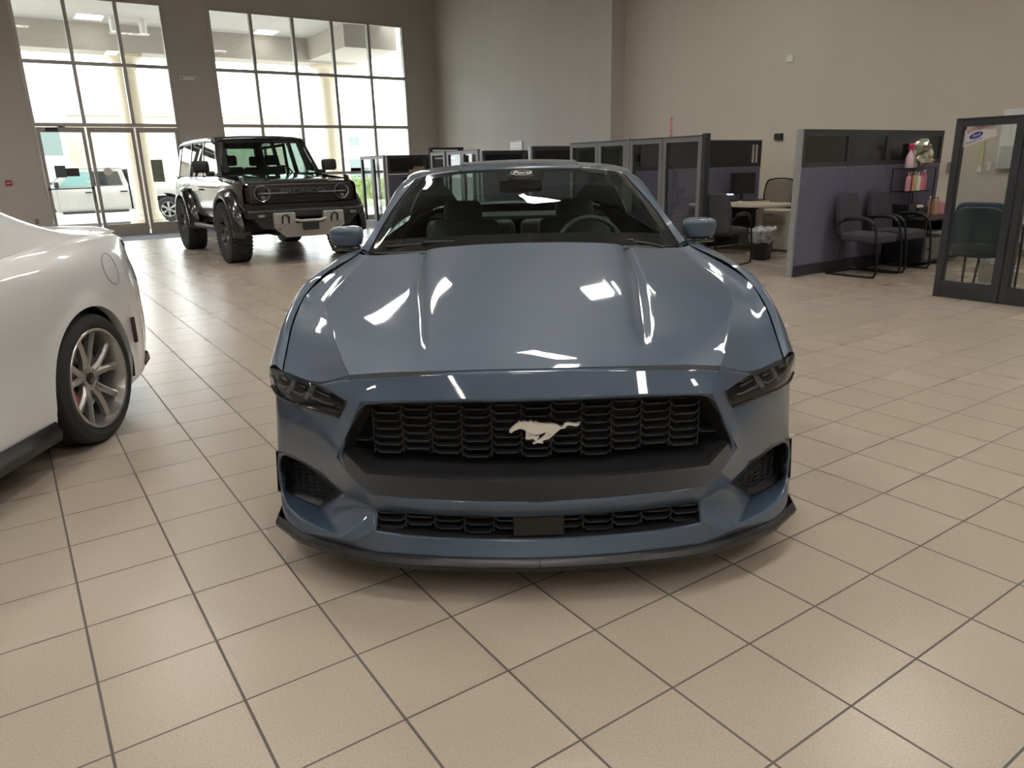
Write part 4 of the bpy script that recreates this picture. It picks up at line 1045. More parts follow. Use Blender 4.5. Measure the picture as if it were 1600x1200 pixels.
def fabric_panel(x0, x1, y, lab, secs, end=galv, slats=True, h=HP):
    t = empty('fabric_partition', (x0, y, 0), 0, lab, 'partition'); d = .035; W = x1-x0
    MB().box(0, -d, 0, .035, d, h+.004).build('end_post', end, t)
    MB().box(.035, -d-.004, h-.005, W, d+.004, h+.008).build('top_cap', frame_dark, t)
    MB().box(.035, -d+.002, .0, W, d-.002, .13).build('kick_plate', frame_dark, t)
    xs = [.035]+[s_-x0 for s_ in secs]+[W]
    for a, b in zip(xs, xs[1:]):
        MB().bbox(a+.003, -d, .13, b-.003, d, 1.262, .006).build('fabric_panel', fabric, t)
        mb = MB(); mb.box(a+.002, -d, 1.265, a+.055, d, h-.006); mb.box(b-.055, -d, 1.265, b-.002, d, h-.006); mb.box(a+.055, -d+.001, 1.265, b-.055, d-.001, 1.325); mb.box(a+.055, -d+.001, h-.066, b-.055, d-.001, h-.006)
        fr = mb.build('upper_frame', frame_dark, t)
        MB().box(a+.055, -.02, 1.325, b-.055, .02, h-.066).build('dark_insert', insert, fr)
    return t
for k, (a, b, l) in enumerate(((6.81, 7.51, 'grey framed glass partition nearest the desk opening, its black end post beside it'), (7.515, 8.17, 'second grey framed glass partition from the desk opening, left of the end one'),
                   (8.24, 8.86, 'third grey framed glass partition from the desk opening, just over the car roof'), (8.865, 9.54, 'fourth grey framed glass partition from the desk opening, at the far end of the near glazed run'))):
    glass_panel(a, b, l)
o = tag(MB().box(7.655, 6.74, 0, 7.745, 6.80, HP+.03).build('end_post', frame_dark), 'black end post closing the glazed run beside the desk opening', 'post')
o = tag(MB().box(7.665, 8.175, 0, 7.735, 8.235, HP+.02).build('corner_post', frame_grey), 'grey post between the second and third glass partitions', 'post')
glass_panel(3.08, 3.68, 'charcoal framed glass partition at the right edge with a dealer sticker in its top corner', fm=frame_dark)
glass_panel(2.47, 3.075, 'charcoal framed glass partition cut off by the right edge of the photo', fm=frame_dark)
glass_panel(12.32, 12.92, 'far glass partition beyond the coupe roof, nearer of the linked far pair', group=None)
glass_panel(12.925, 13.52, 'far glass partition beyond the coupe roof, farther of the linked far pair')
glass_panel(13.6, 14.2, 'bright narrow glass partition left of the far pair, beside the black notice board')
glass_panel(16.52, 17.2, 'glass partition near the window, right one of the two beside the off-roader')
glass_panel(17.205, 17.88, 'glass partition near the window, left one of the two beside the off-roader')
fabric_panel(7.7, 10.9, 5.4, 'violet fabric partition with three smoked top panels behind the two guest chairs', (8.69, 9.55))
pa = fabric_panel(7.74, 10.86, 8.36, 'violet and black fabric partition behind the computer monitor', (8.75, 9.8), end=frame_dark)
# pin-board face over its upper band
pb = MB().box(.3, -.045, 1.27, 3.1, -.037, 1.675).build('pin_board', dark_fab, pa)
mb = MB()
for x in (2.86, 2.95): mb.box(x, -.05, 1.33, x+.05, -.046, 1.62)
mb.build('glazing_strip', alu, pa)
fabric_panel(7.7, 10.9, 10.69, 'dark topped fabric partition seen just over the roof left of the glazed run', (8.7, 9.8))
fabric_panel(7.7, 10.9, 12.28, 'dark topped fabric partition in the middle distance behind the coupe roof', (8.7, 9.8), h=1.66)
fp = fabric_panel(7.7, 10.9, 16.48, 'far black and violet fabric partition holding a small cardboard box', (8.7, 9.8), end=alu)
MB().box(.4, -.30, 1.16, 1.6, -.036, 1.18).build('shelf', frame_dark, fp)
card = mat('cardboard', (.45, .33, .2), .8)
mb = MB(); mb.bbox(8.25, 16.2, 1.181, 8.58, 16.4, 1.36, .004); mb.poly([(8.25, 16.2, 1.36), (8.58, 16.2, 1.36), (8.55, 16.15, 1.43), (8.28, 16.15, 1.43)], (0, .01, 0))
tag(mb.build('cardboard_box', card), 'open brown cardboard box on the shelf of the far black partition', 'box')
# black notice board with white lines
nb = empty('notice_board', (8.3, 14.5, 0), 0, 'black notice board with white lines of print rising behind the far glass partitions', 'notice board')
MB().box(-.5, -.02, 1.2, .35, .02, 1.80).build('board', dark_fab, nb); mb = MB()
for k in range(2): mb.box(-.42, -.026, 1.72-.16*k, .2-.1*k, -.021, 1.755-.16*k)
mb.build('printed_lines', white_paint, nb); MB().box(-.06, -.03, 0, .0, .03, 1.2).build('post', frame_dark, nb); MB().bbox(-.3, -.2, 0, .25, .2, .03, .01).build('foot', frame_dark, nb)

# ---------------------------------------------------------------- guest chairs
chair_fab = mat('charcoal_chair_fabric', (.052, .05, .060), .95, bump=(500, .4), var=(30, .15))
chair_metal = mat('black_tube_steel', (.012, .012, .013), .3, .4)
def guest_chair(loc, rz, lab, fabric_m=chair_fab, group=None):
    """faces +y"""
    t = empty('guest_chair', loc, rz, lab, 'chair', group)
    bm = bmesh.new(); bmesh.ops.create_cube(bm, size=1)
    bmesh.ops.subdivide_edges(bm, edges=bm.edges[:], cuts=3, use_grid_fill=True)
    for v in bm.verts:
        x, y, z = v.co; v.co = (x*.50*(1-.10*(y < -.2)), y*.48, z*.095+.45+.02*math.cos(x*PI)*(z > 0)-.03*max(0, y-.25)*2)
    MB().bm(bm).build('seat', fabric_m, t, smooth=True, sub=1)
    bm = bmesh.new(); bmesh.ops.create_cube(bm, size=1)
    bmesh.ops.subdivide_edges(bm, edges=bm.edges[:], cuts=4, use_grid_fill=True)
    for v in bm.verts:
        x, y, z = v.co; zz = .70+z*.52; wd = .47*(1-1.1*max(0, z-.05)**1.9)*(1-.12*max(0, -z-.1))
        v.co = (x*wd, -.25+y*.075-(zz-.45)*.16-.05*math.cos(x*2.4)+.03, zz)
    MB().bm(bm).build('backrest', fabric_m, t, smooth=True, sub=1)
    for s_ in (-1, 1):
        pts = [(s_*.27, -.34, .012), (s_*.275, .20, .012), (s_*.275, .262, .03), (s_*.275, .28, .10), (s_*.275, .262, .35), (s_*.272, .215, .58), (s_*.27, .15, .655), (s_*.268, .0, .67), (s_*.262, -.16, .655), (s_*.245, -.27, .60)]
        MB().tube(spline(pts, 36), .0125, 8).build('leg', chair_metal, t, smooth=True)
        MB().tube(spline([(s_*.27, .20, .615), (s_*.27, .12, .672), (s_*.268, -.02, .687), (s_*.262, -.17, .672)], 14), .021, 8).build('armrest', plastic_grey, t, smooth=True)
    mb = MB(); mb.tube([(-.27, -.34, .012), (.27, -.34, .012)], .0115, 8); mb.tube([(-.27, .262, .40), (.27, .262, .40)], .011, 8) if False else None; mb.tube([(-.262, -.16, .42), (.262, -.16, .42)], .0115, 8); mb.tube([(-.274, .255, .41), (-.15, .15, .42)], .01, 6); mb.tube([(.274, .255, .41), (.15, .15, .42)], .01, 6)
    mb.build('cross_bar', chair_metal, t)
    return t
guest_chair((8.55, 4.93, 0), PI+.03, 'charcoal guest chair against the violet partition, nearer to its silver end post')
guest_chair((9.22, 4.93, 0), PI-.02, 'charcoal guest chair against the violet partition, next to the product rack')
guest_chair((8.16, 6.78, 0), -PI/2+.2, 'dark guest chair at the pale table, half hidden by the coupe mirror')
guest_chair((8.6, 9.4, 0), 1.2, 'dark guest chair behind the glass partitions over the coupe roof')
guest_chair((8.5, 17.3, 0), -PI/2, 'grey guest chair seen through the glass partitions near the window')

# ---------------------------------------------------------------- desk in the open cubicle
lam = mat('pale_birch_laminate', (.55, .46, .35), .4, var=(6, .05))
cream = mat('cream_metal', (.52, .48, .40), .5)
dk = empty('peninsula_desk', (9.42, 7.5, 0), 0, 'pale birch topped peninsula desk with a rounded end and cream leg', 'desk')
out = [(-.42, .70), (-.45, -.35)]+[(-.02+.43*math.cos(a), -.40+.42*math.sin(a)) for a in [PI+PI*k/16 for k in range(17)]]+[(.41, .10), (.86, .16), (.86, .70)]
MB().poly([(x, y, .715) for x, y in out], (0, 0, .03)).build('desk_top', lam, dk)
MB().poly([(x*1.002, y*1.002, .712) for x, y in out], (0, 0, .026)).build('edge_band', cream, dk)
mb = MB(); mb.cyl((-.02, -.36, 0), .035, .712, n=20); mb.cyl((-.02, -.36, 0), .17, .02, n=24); mb.build('leg', cream, dk, smooth=True, auto=40)
MB().box(-.25, .30, .25, .80, .33, .711).build('modesty_panel', dark_fab, dk)
MB().box(.81, .2, 0, .85, .68, .711).build('side_panel', cream, dk)
# monitor
def monitor(loc, rz, lab):
    t = empty('monitor', loc, rz, lab, 'monitor')
    mb = MB(); mb.bbox(-.24, -.012, .10, .24, .02, .44, .01); mb.build('housing', black_plastic, t)
    MB().box(-.222, -.0135, .12, .222, -.0125, .42).build('screen', mat('dark_screen', (.01, .01, .011), .12), t)
    mb = MB(); mb.bbox(-.03, .01, .01, .03, .03, .2, .004); mb.bbox(-.12, -.08, 0, .12, .09, .014, .005); mb.build('stand', black_plastic, t); return t
monitor((10.02, 8.0, .745), -.25, 'black flat monitor on the pale desk in front of the violet partition')
ph = empty('desk_telephone', (9.62, 7.93, .745), -.5, 'black desk telephone with a lit display beside the monitor', 'telephone')
mb = MB(); mb.poly([(-.11, -.1, 0), (-.11, .1, 0), (-.11, .12, .12), (-.11, .07, .125), (-.11, -.1, .03)], (.22, 0, 0)); mb.build('phone_body', black_plastic, ph)
mb = MB(); mb.bbox(-.145, -.09, .06, -.10, .12, .10, .012, Matrix.Rotation(.45, 4, 'X')); mb.build('handset', black_plastic, ph)
MB().add([(-.03, .012, .0995), (.08, .012, .0995), (.08, .058, .1225), (-.03, .058, .1225)], [(0, 1, 2, 3)]).build('display', mat('phone_display', (.5, .6, .75), .3, emit=.8), ph)
kb = tag(MB().bbox(9.80, 7.69, .746, 10.24, 7.84, .766, .006).build('keyboard', black_plastic), 'black keyboard lying on the desk in front of the monitor', 'keyboard')
pp = tag(MB().box(9.55, 7.66, .7455, 9.75, 7.78, .7485).build('paper', white_paint), 'small sheet of white paper on the desk beside the telephone', 'paper')
# task chair with mesh back
mesh_m = glass('chair_mesh', (.42, .40, .38), .0, 1.01)
tc_ = empty('task_chair', (10.68, 7.93, 0), 1.75, 'mesh-backed task chair behind the pale desk', 'chair')
mb = MB(); fr = spline([(-.24, -.20, .55), (-.25, -.25, .85), (-.23, -.30, 1.02), (-.1, -.31, 1.06), (.1, -.31, 1.06), (.23, -.30, 1.02), (.25, -.25, .85), (.24, -.20, .55)], 35)
mb.tube(fr, .014, 8); mb.tube([(-.24, -.2, .55), (.24, -.2, .55)], .014, 8); mb.build('backrest_frame', plastic_grey, tc_, smooth=True)
mb = MB(); mb.grid([[(x, -.20-.02*math.cos(x*5)-k*.10, .55+k*.49) for x in (-.24, -.12, 0, .12, .24)] for k in (0, .33, .66, 1)]); mb.build('backrest_mesh', mesh_m, tc_)
mb = MB(); mb.bbox(-.25, -.22, .44, .25, .27, .52, .035, seg=3); mb.build('seat', mat('black_cloth', (.015, .015, .016), .9), tc_, smooth=True)
mb = MB(); mb.cyl((0, 0, .1), .03, .34); mb.bbox(-.03, -.24, .40, .03, .02, .43, .008)
mb.build('gas_column', black_plastic, tc_)
for s_ in (-1, 1): 
    mb = MB(); mb.tube([(s_*.27, -.02, .45), (s_*.29, .0, .66)], .014, 6); mb.bbox(s_*.29-.04, -.13, .66, s_*.29+.04, .13, .685, .012); mb.build('armrest', plastic_grey, tc_)
for k in range(5):
    a = 2*PI*k/5; mb = MB(); mb.tube([(0, 0, .11), (.30*math.cos(a), .30*math.sin(a), .075)], [.028, .016], 8); l_ = mb.build('leg', cream, tc_, smooth=True)
    mb = MB(); mb.cyl((.30*math.cos(a)-.02, .30*math.sin(a), .03), .029, .04, 'X', 14); mb.build('caster', black_plastic, l_)
# pedestal and bins
pd = empty('drawer_pedestal', (10.1, 7.34, 0), 0, 'cream drawer pedestal under the pale desk', 'cabinet')
MB().bbox(-.2, -.28, .02, .2, .28, .62, .006).build('body', cream, pd)
for k in range(3):
    dr = MB().bbox(-.215, -.26, .05+.19*k, -.2, .26, .225+.19*k, .004).build('drawer', cream, pd); MB().box(-.222, -.06, .17+.19*k, -.215, .06, .18+.19*k).build('handle', black_plastic, dr)
def bin_(loc, m, bag, lab, r=.14, h=.36, name='waste_bin'):
    t = empty(name, loc, .3, lab, 'bin')
    def rr(rad, z, n=28): return [(rad*1.15*math.copysign(abs(math.cos(2*PI*k/n))**.55, math.cos(2*PI*k/n)), rad*.85*math.copysign(abs(math.sin(2*PI*k/n))**.55, math.sin(2*PI*k/n)), z) for k in range(n)]
    R_ = [rr(r*.72, .0), rr(r*.76, .01), rr(r, h), rr(r*1.05, h), rr(r*1.05, h-.02)]
    mb = MB(); mb.grid([q+[q[0]] for q in R_]); mb.add(R_[0], [tuple(range(28))]); mb.build('bin_body', m, t, smooth=True, auto=40)
    if bag:
        rnd = random.Random(5); mb = MB(); rings = []
        for rad, z in ((r*.9, h*.62), (r*1.0, h*.66), (r*1.07, h*.8), (r*1.1, h*.98), (r*1.12, h*1.08), (r*1.0, h*1.12), (r*.9, h*1.0), (r*.8, h*.8)):
            q = rr(rad, z); q = [(x*(1+.06*rnd.uniform(-1, 1)), y*(1+.06*rnd.uniform(-1, 1)), zz+.02*rnd.uniform(-1, 1)) for x, y, zz in q]; rings.append(q+[q[0]])
        mb.grid(rings); mb.build('bin_liner', bag, t, smooth=True)
    return t
bag_m = bpy.data.materials.new('thin_plastic_bag'); bag_m.use_nodes = True; nt = bag_m.node_tree; b_ = nt.nodes['Principled BSDF']
b_.inputs['Base Color'].default_value = (.8, .78, .8, 1); b_.inputs['Roughness'].default_value = .25
tr = nt.nodes.new('ShaderNodeBsdfTransparent'); mx = nt.nodes.new('ShaderNodeMixShader'); nz = nt.nodes.new('ShaderNodeTexNoise'); nz.inputs['Scale'].default_value = 14; tcn = nt.nodes.new('ShaderNodeTexCoord'); nt.links.new(tcn.outputs['Object'], nz.inputs['Vector'])
mr = nt.nodes.new('ShaderNodeMapRange'); mr.inputs[1].default_value = .35; mr.inputs[2].default_value = .65; mr.inputs[3].default_value = .3; mr.inputs[4].default_value = .6; nt.links.new(nz.outputs['Fac'], mr.inputs[0]); nt.links.new(mr.outputs[0], mx.inputs[0])
nt.links.new(tr.outputs[0], mx.inputs[1]); nt.links.new(b_.outputs[0], mx.inputs[2]); nt.links.new(mx.outputs[0], nt.nodes['Material Output'].inputs[0])
bin_((8.92, 6.72, 0), black_plastic, bag_m, 'black waste bin with a crumpled clear liner hanging over its rim', .17, .40)
bin_((8.98, 3.74, 0), mat('grey_bin_plastic', (.28, .28, .28), .45), bag_m, 'small grey waste bin behind the right-hand glass partition', .13, .34)

# ---------------------------------------------------------------- black credenza with the product rack
cz = empty('credenza', (10.24, 5.06, 0), 0, 'black credenza with grey doors beside the second guest chair', 'cabinet')
blk = mat('black_laminate', (.015, .015, .017), .35)
mb = MB(); mb.bbox(-.62, -.26, .57, .66, .30, .60, .004); mb.box(-.60, -.24, .05, -.57, .30, .57); mb.box(.61, -.24, .05, .64, .30, .57); mb.box(-.6, .27, .05, .64, .29, .57); mb.box(-.57, -.24, .05, .61, .28, .08); mb.box(-.57, -.24, .36, .61, .28, .38); mb.build('carcass', blk, cz)
for k in range(3):
    d_ = MB().bbox(-.565+.395*k, -.255, .085, -.18+.395*k, -.24, .355, .003).build('door', mat('grey_cabinet_front', (.12, .115, .11), .5), cz)
    MB().cyl((-.50+.395*k, -.275, .22), .012, .02, 'Y', 12).build('knob', black_plastic, d_)
tag(MB().box(10.1, 4.86, .381, 10.4, 5.09, .405).build('paper_stack', white_paint), 'white papers in the open slot of the black credenza', 'papers')
rk = empty('product_rack', (9.90, 5.19, .60), 0, 'black wire product rack standing on the credenza', 'rack')
for x in (-.28, .28):
    for y in (-.13, .13): MB().tube([(x, y, 0), (x, y, .62)], .007, 6).build('upright', chair_metal, rk)
for z in (.33, .615):
    mb = MB(); mb.tube([(-.28, -.13, z), (.28, -.13, z), (.28, .13, z), (-.28, .13, z)], .006, 6, closed=True)
    for k in range(9): mb.tube([(-.26+.065*k, -.13, z), (-.26+.065*k, .13, z)], .003, 4)
    mb.build('wire_shelf', chair_metal, rk, weld=False)
pink = mat('pink_label', (.72, .30, .36), .4); rose = mat('rose_liquid', (.62, .14, .25), .3); magenta = mat('magenta_plastic', (.65, .02, .17), .35); salmon = mat('salmon_label', (.75, .27, .2), .4); olive = mat('yellow_green_label', (.5, .5, .2), .4); amber = mat('amber_liquid', (.45, .27, .16), .25)
def bottle(x, y, z, r, h, body, cap, lab, neck=.35, caph=.03):
    t = empty('bottle', (x, y, z), 0, lab, 'bottle')
    MB().lathe([(.0001, 0), (r, .002), (r, h*.72), (r*.85, h*.8), (r*neck, h*.86), (r*neck, h*.95), (.0001, h*.95)], 18).build('bottle_body', body, t, smooth=True, auto=40)
    MB().lathe([(r*neck*1.2, h*.92), (r*neck*1.2, h*.92+caph), (.0001, h*.92+caph)], 14).build('cap', cap, t, smooth=True, auto=40); return t
zs = .60+.337
for k, (x, r, h, b_m, l) in enumerate(((9.67, .032, .22, pink, 'pale pink bottle at the left end of the rack shelf'), (9.745, .034, .23, salmon, 'salmon bottle second from the left on the rack shelf'), (9.825, .032, .235, olive, 'yellow-green bottle on the rack shelf'), (9.90, .034, .22, white_paint, 'white bottle in the middle of the rack shelf'), (9.975, .034, .23, pink, 'light pink bottle right of the white one on the rack shelf'), (10.05, .032, .245, rose, 'deep rose bottle on the right part of the rack shelf'))):
    bottle(x, 5.13, zs, r, h, b_m, white_paint if k % 2 else b_m, l)
sb = empty('spray_bottle', (9.72, 5.17, .60+.622), .3, 'spray bottle with magenta trigger head on top of the product rack', 'bottle')
MB().lathe([(.0001, 0), (.05, .002), (.052, .12), (.04, .16), (.02, .20), (.018, .23), (.0001, .23)], 20).build('bottle_body', mat('pale_pink_plastic', (.78, .55, .62), .35), sb, smooth=True, auto=40)
mb = MB(); mb.bbox(-.02, -.03, .22, .03, .03, .30, .01); mb.bbox(-.055, -.015, .27, .03, .015, .30, .006); mb.tube([(-.02, 0, .27), (-.045, 0, .22)], .007, 6); mb.build('trigger_head', magenta, sb, smooth=True, auto=50)
bottle(9.86, 5.25, .60+.622, .05, .16, pink, white_paint, 'short pink bottle behind the spray bottle on the rack top')
rnd = random.Random(11)
def bag_of(x, y, z, lab, cols, s_=.08):
    t = empty('gift_bundle', (x, y, z), 0, lab, 'bundle'); mb = MB()
    for k, cm in enumerate(cols):
        bm = bmesh.new(); bmesh.ops.create_icosphere(bm, subdivisions=2, radius=s_*.55)
        for v in bm.verts: v.co *= 1+.35*rnd.uniform(-1, 1)
        M_ = Matrix.Translation((rnd.uniform(-.5, .5)*s_, rnd.uniform(-.3, .3)*s_, s_*(.72+.55*k)))
        MB().bm(bm, M_).build('crumpled_wrap', cm, t)
    return t
wrap1 = mat('grey_green_wrap', (.35, .36, .28), .25, .3); wrap2 = mat('cream_wrap', (.65, .58, .42), .3, .2); wrap3 = mat('peach_wrap', (.7, .45, .33), .4)
bag_of(9.93, 5.13, .60+.622, 'crumpled cream and grey-green wrapped bundle on the rack top', (wrap1, wrap2, wrap1), .15)
bag_of(10.09, 5.14, .60+.622, 'peach and cream wrapped bundle at the right of the rack top', (wrap3, wrap2), .13)
bag_of(10.15, 5.22, .60+.337, 'silvery bundle at the right end of the rack shelf', (wrap1, mat('silver_foil', (.6, .6, .58), .2, .8), wrap1), .07)
fr_ = empty('printed_card_stand', (10.10, 5.29, .60+.622), .25, 'white printed card in a clear stand at the back of the rack top', 'card')
MB().bbox(-.07, -.006, 0, .07, .006, .31, .004, Matrix.Rotation(-.12, 4, 'X')).build('card', mat('printed_card', (.72, .66, .66), .3, var=(60, .12)), fr_)
mb = MB()
for k in range(7): mb.box(-.05, -.0085, .05+.032*k, .045-.012*(k % 3), -.0075, .056+.032*k, Matrix.Rotation(-.12, 4, 'X'))
mb.build('printed_lines', pink, fr_)
tag(MB().bbox(9.66, 5.08, .601, 9.87, 5.30, .77, .01).build('black_box', blk), 'black box on the credenza under the left side of the wire rack', 'box')
bx = MB(); bx.box(9.90, 5.08, .601, 10.15, 5.30, .61); bx.box(9.90, 5.08, .601, 9.91, 5.30, .72); bx.box(10.14, 5.08, .601, 10.15, 5.30, .72); bx.box(9.90, 5.08, .601, 10.15, 5.09, .72); bx.box(9.90, 5.29, .601, 10.15, 5.30, .72)
tag(bx.build('tray', blk), 'open black tray on the credenza under the right side of the wire rack', 'tray')
tag(MB().bbox(9.93, 5.11, .612, 10.11, 5.26, .75, .02).build('tissue_packet', mat('pale_wrap', (.7, .6, .55), .5), smooth=True), 'pale crumpled packet lying in the black tray', 'packet')
bottle(10.30, 5.14, .601, .036, .24, amber, white_paint, 'pink labelled bottle with a white cap, left one beside the rack on the credenza')
bottle(10.42, 5.12, .601, .036, .25, amber, white_paint, 'pink labelled bottle with a white cap, right one beside the rack on the credenza')
bottle(10.53, 5.16, .601, .03, .21, rose, black_plastic, 'rose bottle with a black cap near the right end of the credenza')
tag(MB().bbox(10.62, 5.04, .601, 10.82, 5.2, .76, .004).build('pink_carton', mat('pink_carton', (.75, .45, .48), .5)), 'pink carton at the right end of the credenza', 'carton')

# ---------------------------------------------------------------- room behind the right-hand glass
bc = empty('conference_chair', (8.3, 3.53, 0), 0.1, 'dark leather-backed chair seen from behind through the right-hand glass partition', 'chair')
shell = mat('dark_green_leather', (.035, .05, .055), .3); navy = mat('navy_cloth', (.04, .05, .10), .9)
def backshape(sc_, y, yd):
    bm = bmesh.new(); bmesh.ops.create_cube(bm, size=1); bmesh.ops.subdivide_edges(bm, edges=bm.edges[:], cuts=5, use_grid_fill=True)
    for v in bm.verts:
        x, yy, z = v.co; zz = .64+z*.52*sc_; wd = .50*sc_*(1-.9*max(0, z-.22)**1.7)*(1-.12*max(0, -z-.2)); v.co = (-.18+y+yy*yd-(zz-.5)*-.0-.10*math.cos(x*2.6)*1.0-(zz-.5)*.12, x*wd, zz)
    return MB().bm(bm)
def curved(x, y, z): return (x-.18-.10*(1-(y/.27)**2)-z*.12, y*(1-.10*max(0, z)/.28), z+.64)
MB().bm(superell(.045, .27, .275, .42, 20, curved)).build('backrest', navy, bc, smooth=True)
MB().bm(superell(.03, .238, .245, .42, 20, lambda x, y, z: curved(x-.03, y, z-.012))).build('back_shell', shell, bc, smooth=True)
MB().bbox(-.22, -.25, .42, .27, .25, .50, .035, seg=3).build('seat', navy, bc, smooth=True)
for s_ in (-1, 1):
    MB().tube(spline([(-.30, s_*.24, .012), (.22, s_*.25, .012), (.27, s_*.25, .08), (.24, s_*.25, .6), (.1, s_*.25, .67), (-.15, s_*.24, .66)], 30), .0125, 8).build('leg', chair_metal, bc, smooth=True)
MB().tube([(-.26, -.02, .015), (-.14, -.02, .44)], .012, 8).build('rear_leg', chair_metal, bc, smooth=True)
wd_ = empty('white_desk', (9.4, 2.6, 0), 0, 'white desk behind the right-hand glass partition', 'desk')
MB().bbox(-.4, -.8, .72, .8, .75, .75, .005).build('desk_top', white_paint, wd_); MB().box(-.38, -.7, 0, -.35, .7, .72).build('front_panel', cream, wd_)
lp = empty('laptop', (9.3, 3.05, .75), .4, 'open laptop on the white desk at the right edge', 'laptop')
MB().bbox(-.11, -.16, 0, .11, .16, .015, .004).build('base', grey_metal, lp); MB().bbox(-.003, -.16, 0, .003, .16, .22, .002, Matrix.Translation((-.11, 0, .012)) @ Matrix.Rotation(-.9, 4, 'Y')).build('lid', black_plastic, lp)
X_ = XR-.02
wb = empty('whiteboard', (X_, 4.3, 1.55), 0, 'whiteboard hung with columns of white sheets on the wall behind the right-hand glass', 'whiteboard')
MB().box(-.02, -.75, -.37, 0, .62, .40).build('board', mat('board_white', (.78, .78, .76), .3), wb)
for k in range(9): MB().box(-.026, .50-.145*k, -.10, -.021, .60-.145*k, .37).build('sheet', white_paint, wb)
gb = tag(MB().bbox(X_-.06, 3.9, 1.17, X_-.028, 4.88, 1.47, .01).build('display_tray', mat('grey_tray', (.5, .5, .49), .3)), 'grey translucent tray across the lower edge of the whiteboard', 'tray')
tp = tag(MB().box(X_-.008, 5.105, 1.22, X_, 5.15, 1.74).build('measuring_strip', mat('yellow_green_strip', (.55, .6, .25), .5)), 'yellow-green measuring strip on the wall left of the whiteboard', 'strip')
tag(MB().box(X_-.008, 5.10, 1.13, X_, 5.16, 1.215).build('light_switch', white_paint), 'white switch plate below the yellow-green strip', 'switch')
tag(MB().box(X_-.008, 4.985, 1.15, X_, 5.035, 1.27).build('light_switch', white_paint), 'narrow white switch plate left of the whiteboard corner', 'switch')
wp = tag(MB().bbox(X_-.05, 5.42, 1.12, X_, 5.56, 1.28, .01).build('wall_telephone', grey_metal), 'small grey device on the wall between the credenza and the right-hand glass', 'device')
# sticker in the glass corner
stk = empty('dealer_sticker', (7.665, 3.50, 1.545), 0, 'tilted white sticker with red lettering and a blue oval inside the right-hand glass', 'sticker')
red_ink = mat('red_ink', (.45, .05, .06), .5); blue_ink = mat('blue_ink', (.02, .05, .25), .4)
def face_mx(tilt):  # lettering that faces -x and reads left to right from there
    B = Matrix(((0, 0, -1, 0), (-1, 0, 0, 0), (0, 1, 0, 0), (0, 0, 0, 1))); return B @ Matrix.Rotation(tilt, 4, 'Z')
FM = Matrix.Translation((.033, 0, 0)) @ face_mx(.33)
MB().box(-.17, -.075, -.002, .17, .075, 0, FM).build('sticker_sheet', mat('sticker_paper', (.75, .7, .72), .4), stk)
text('sticker_lettering', 'B RUSSELL', .05, red_ink, FM @ Matrix.Translation((0, .045, .0012)), stk, .0004)
text('sticker_lettering', 'TRADED BY', .03, blue_ink, FM @ Matrix.Translation((-.03, -.052, .0012)), stk, .0004)
mb = MB(); mb.add([FM @ Vector((.062*math.cos(a), .028*math.sin(a)-.006, .0008)) for a in [2*PI*k/32 for k in range(32)]], [tuple(range(32))]); ov = mb.build('oval_badge', blue_ink, stk)
text('badge_lettering', 'Ford', .036, white_paint, FM @ Matrix.Translation((0, -.006, .0016)), ov, .0004, 0, 1, .35)
# wall fittings
def wbox(n, lab, cat, x, y, z, sy, sz, m, d=.05):
    return tag(MB().bbox(x-d, y-sy/2, z-sz/2, x-.001, y+sy/2, z+sz/2, .006).build(n, m), lab, cat)
wbox('thermostat', 'small black box with a screen on the beige wall above the desk cubicle', 'thermostat', XR, 8.50, 1.755, .16, .11, black_plastic)
wbox('wall_sensor', 'small white sensor high on the beige wall', 'sensor', XR, 8.39, 3.01, .13, .11, white_paint, .04)
ns = empty('wall_notice', (XA, 16.05, 1.855), 0, 'white framed notice on the grey wall beyond the coupe roof', 'notice')
MB().box(-.02, -.27, -.13, -.001, .27, .13).build('paper', white_paint, ns); mb = MB()
for k in range(4): mb.box(-.0215, -.2, .08-.045*k, -.0205, .2, .092-.045*k)
mb.build('printed_lines', grey_metal, ns)
em = empty('emergency_light', (4.35, YW, 3.6), 0, 'white twin-head emergency light on the wall between the two windows', 'emergency light')
MB().bbox(-.12, -.07, -.04, .12, -.001, .05, .01).build('housing', white_paint, em)
for s_ in (-1, 1):
    mb = MB(); mb.bbox(s_*.17-.05, -.09, -.05, s_*.17+.05, -.005, .05, .012); mb.build('lamp_head', white_paint, em)
    MB().cyl((s_*.17, -.092, 0), .036, .004, 'Y', 16).build('lamp_glass', grey_metal, em)
fa_ = empty('fire_alarm_pull', (.28, YW, 1.29), 0, 'small red fire alarm box on the wall left of the entrance doors', 'alarm')
MB().bbox(-.06, -.04, -.06, .06, -.001, .06, .006).build('housing', mat('alarm_red', (.45, .02, .02), .4), fa_); MB().box(-.035, -.046, -.012, .035, -.04, .012).build('handle', white_paint, fa_)
tag(MB().bbox(.62, YW-.02, .38, .70, YW-.001, .50, .004).build('wall_outlet', mat('outlet_tan', (.25, .22, .2), .5)), 'tan wall outlet left of the entrance doors', 'outlet')
tag(MB().bbox(.02, YW-.06, 3.35, .2, YW-.001, 3.62, .02).build('wall_speaker', white_paint), 'white wall unit at the upper left edge of the photo', 'wall unit')
tag(MB().bbox(.06, YW-.06, 2.05, .2, YW-.001, 2.22, .02).build('wall_sensor', white_paint), 'white wall unit at the left edge above the fire alarm', 'wall unit')
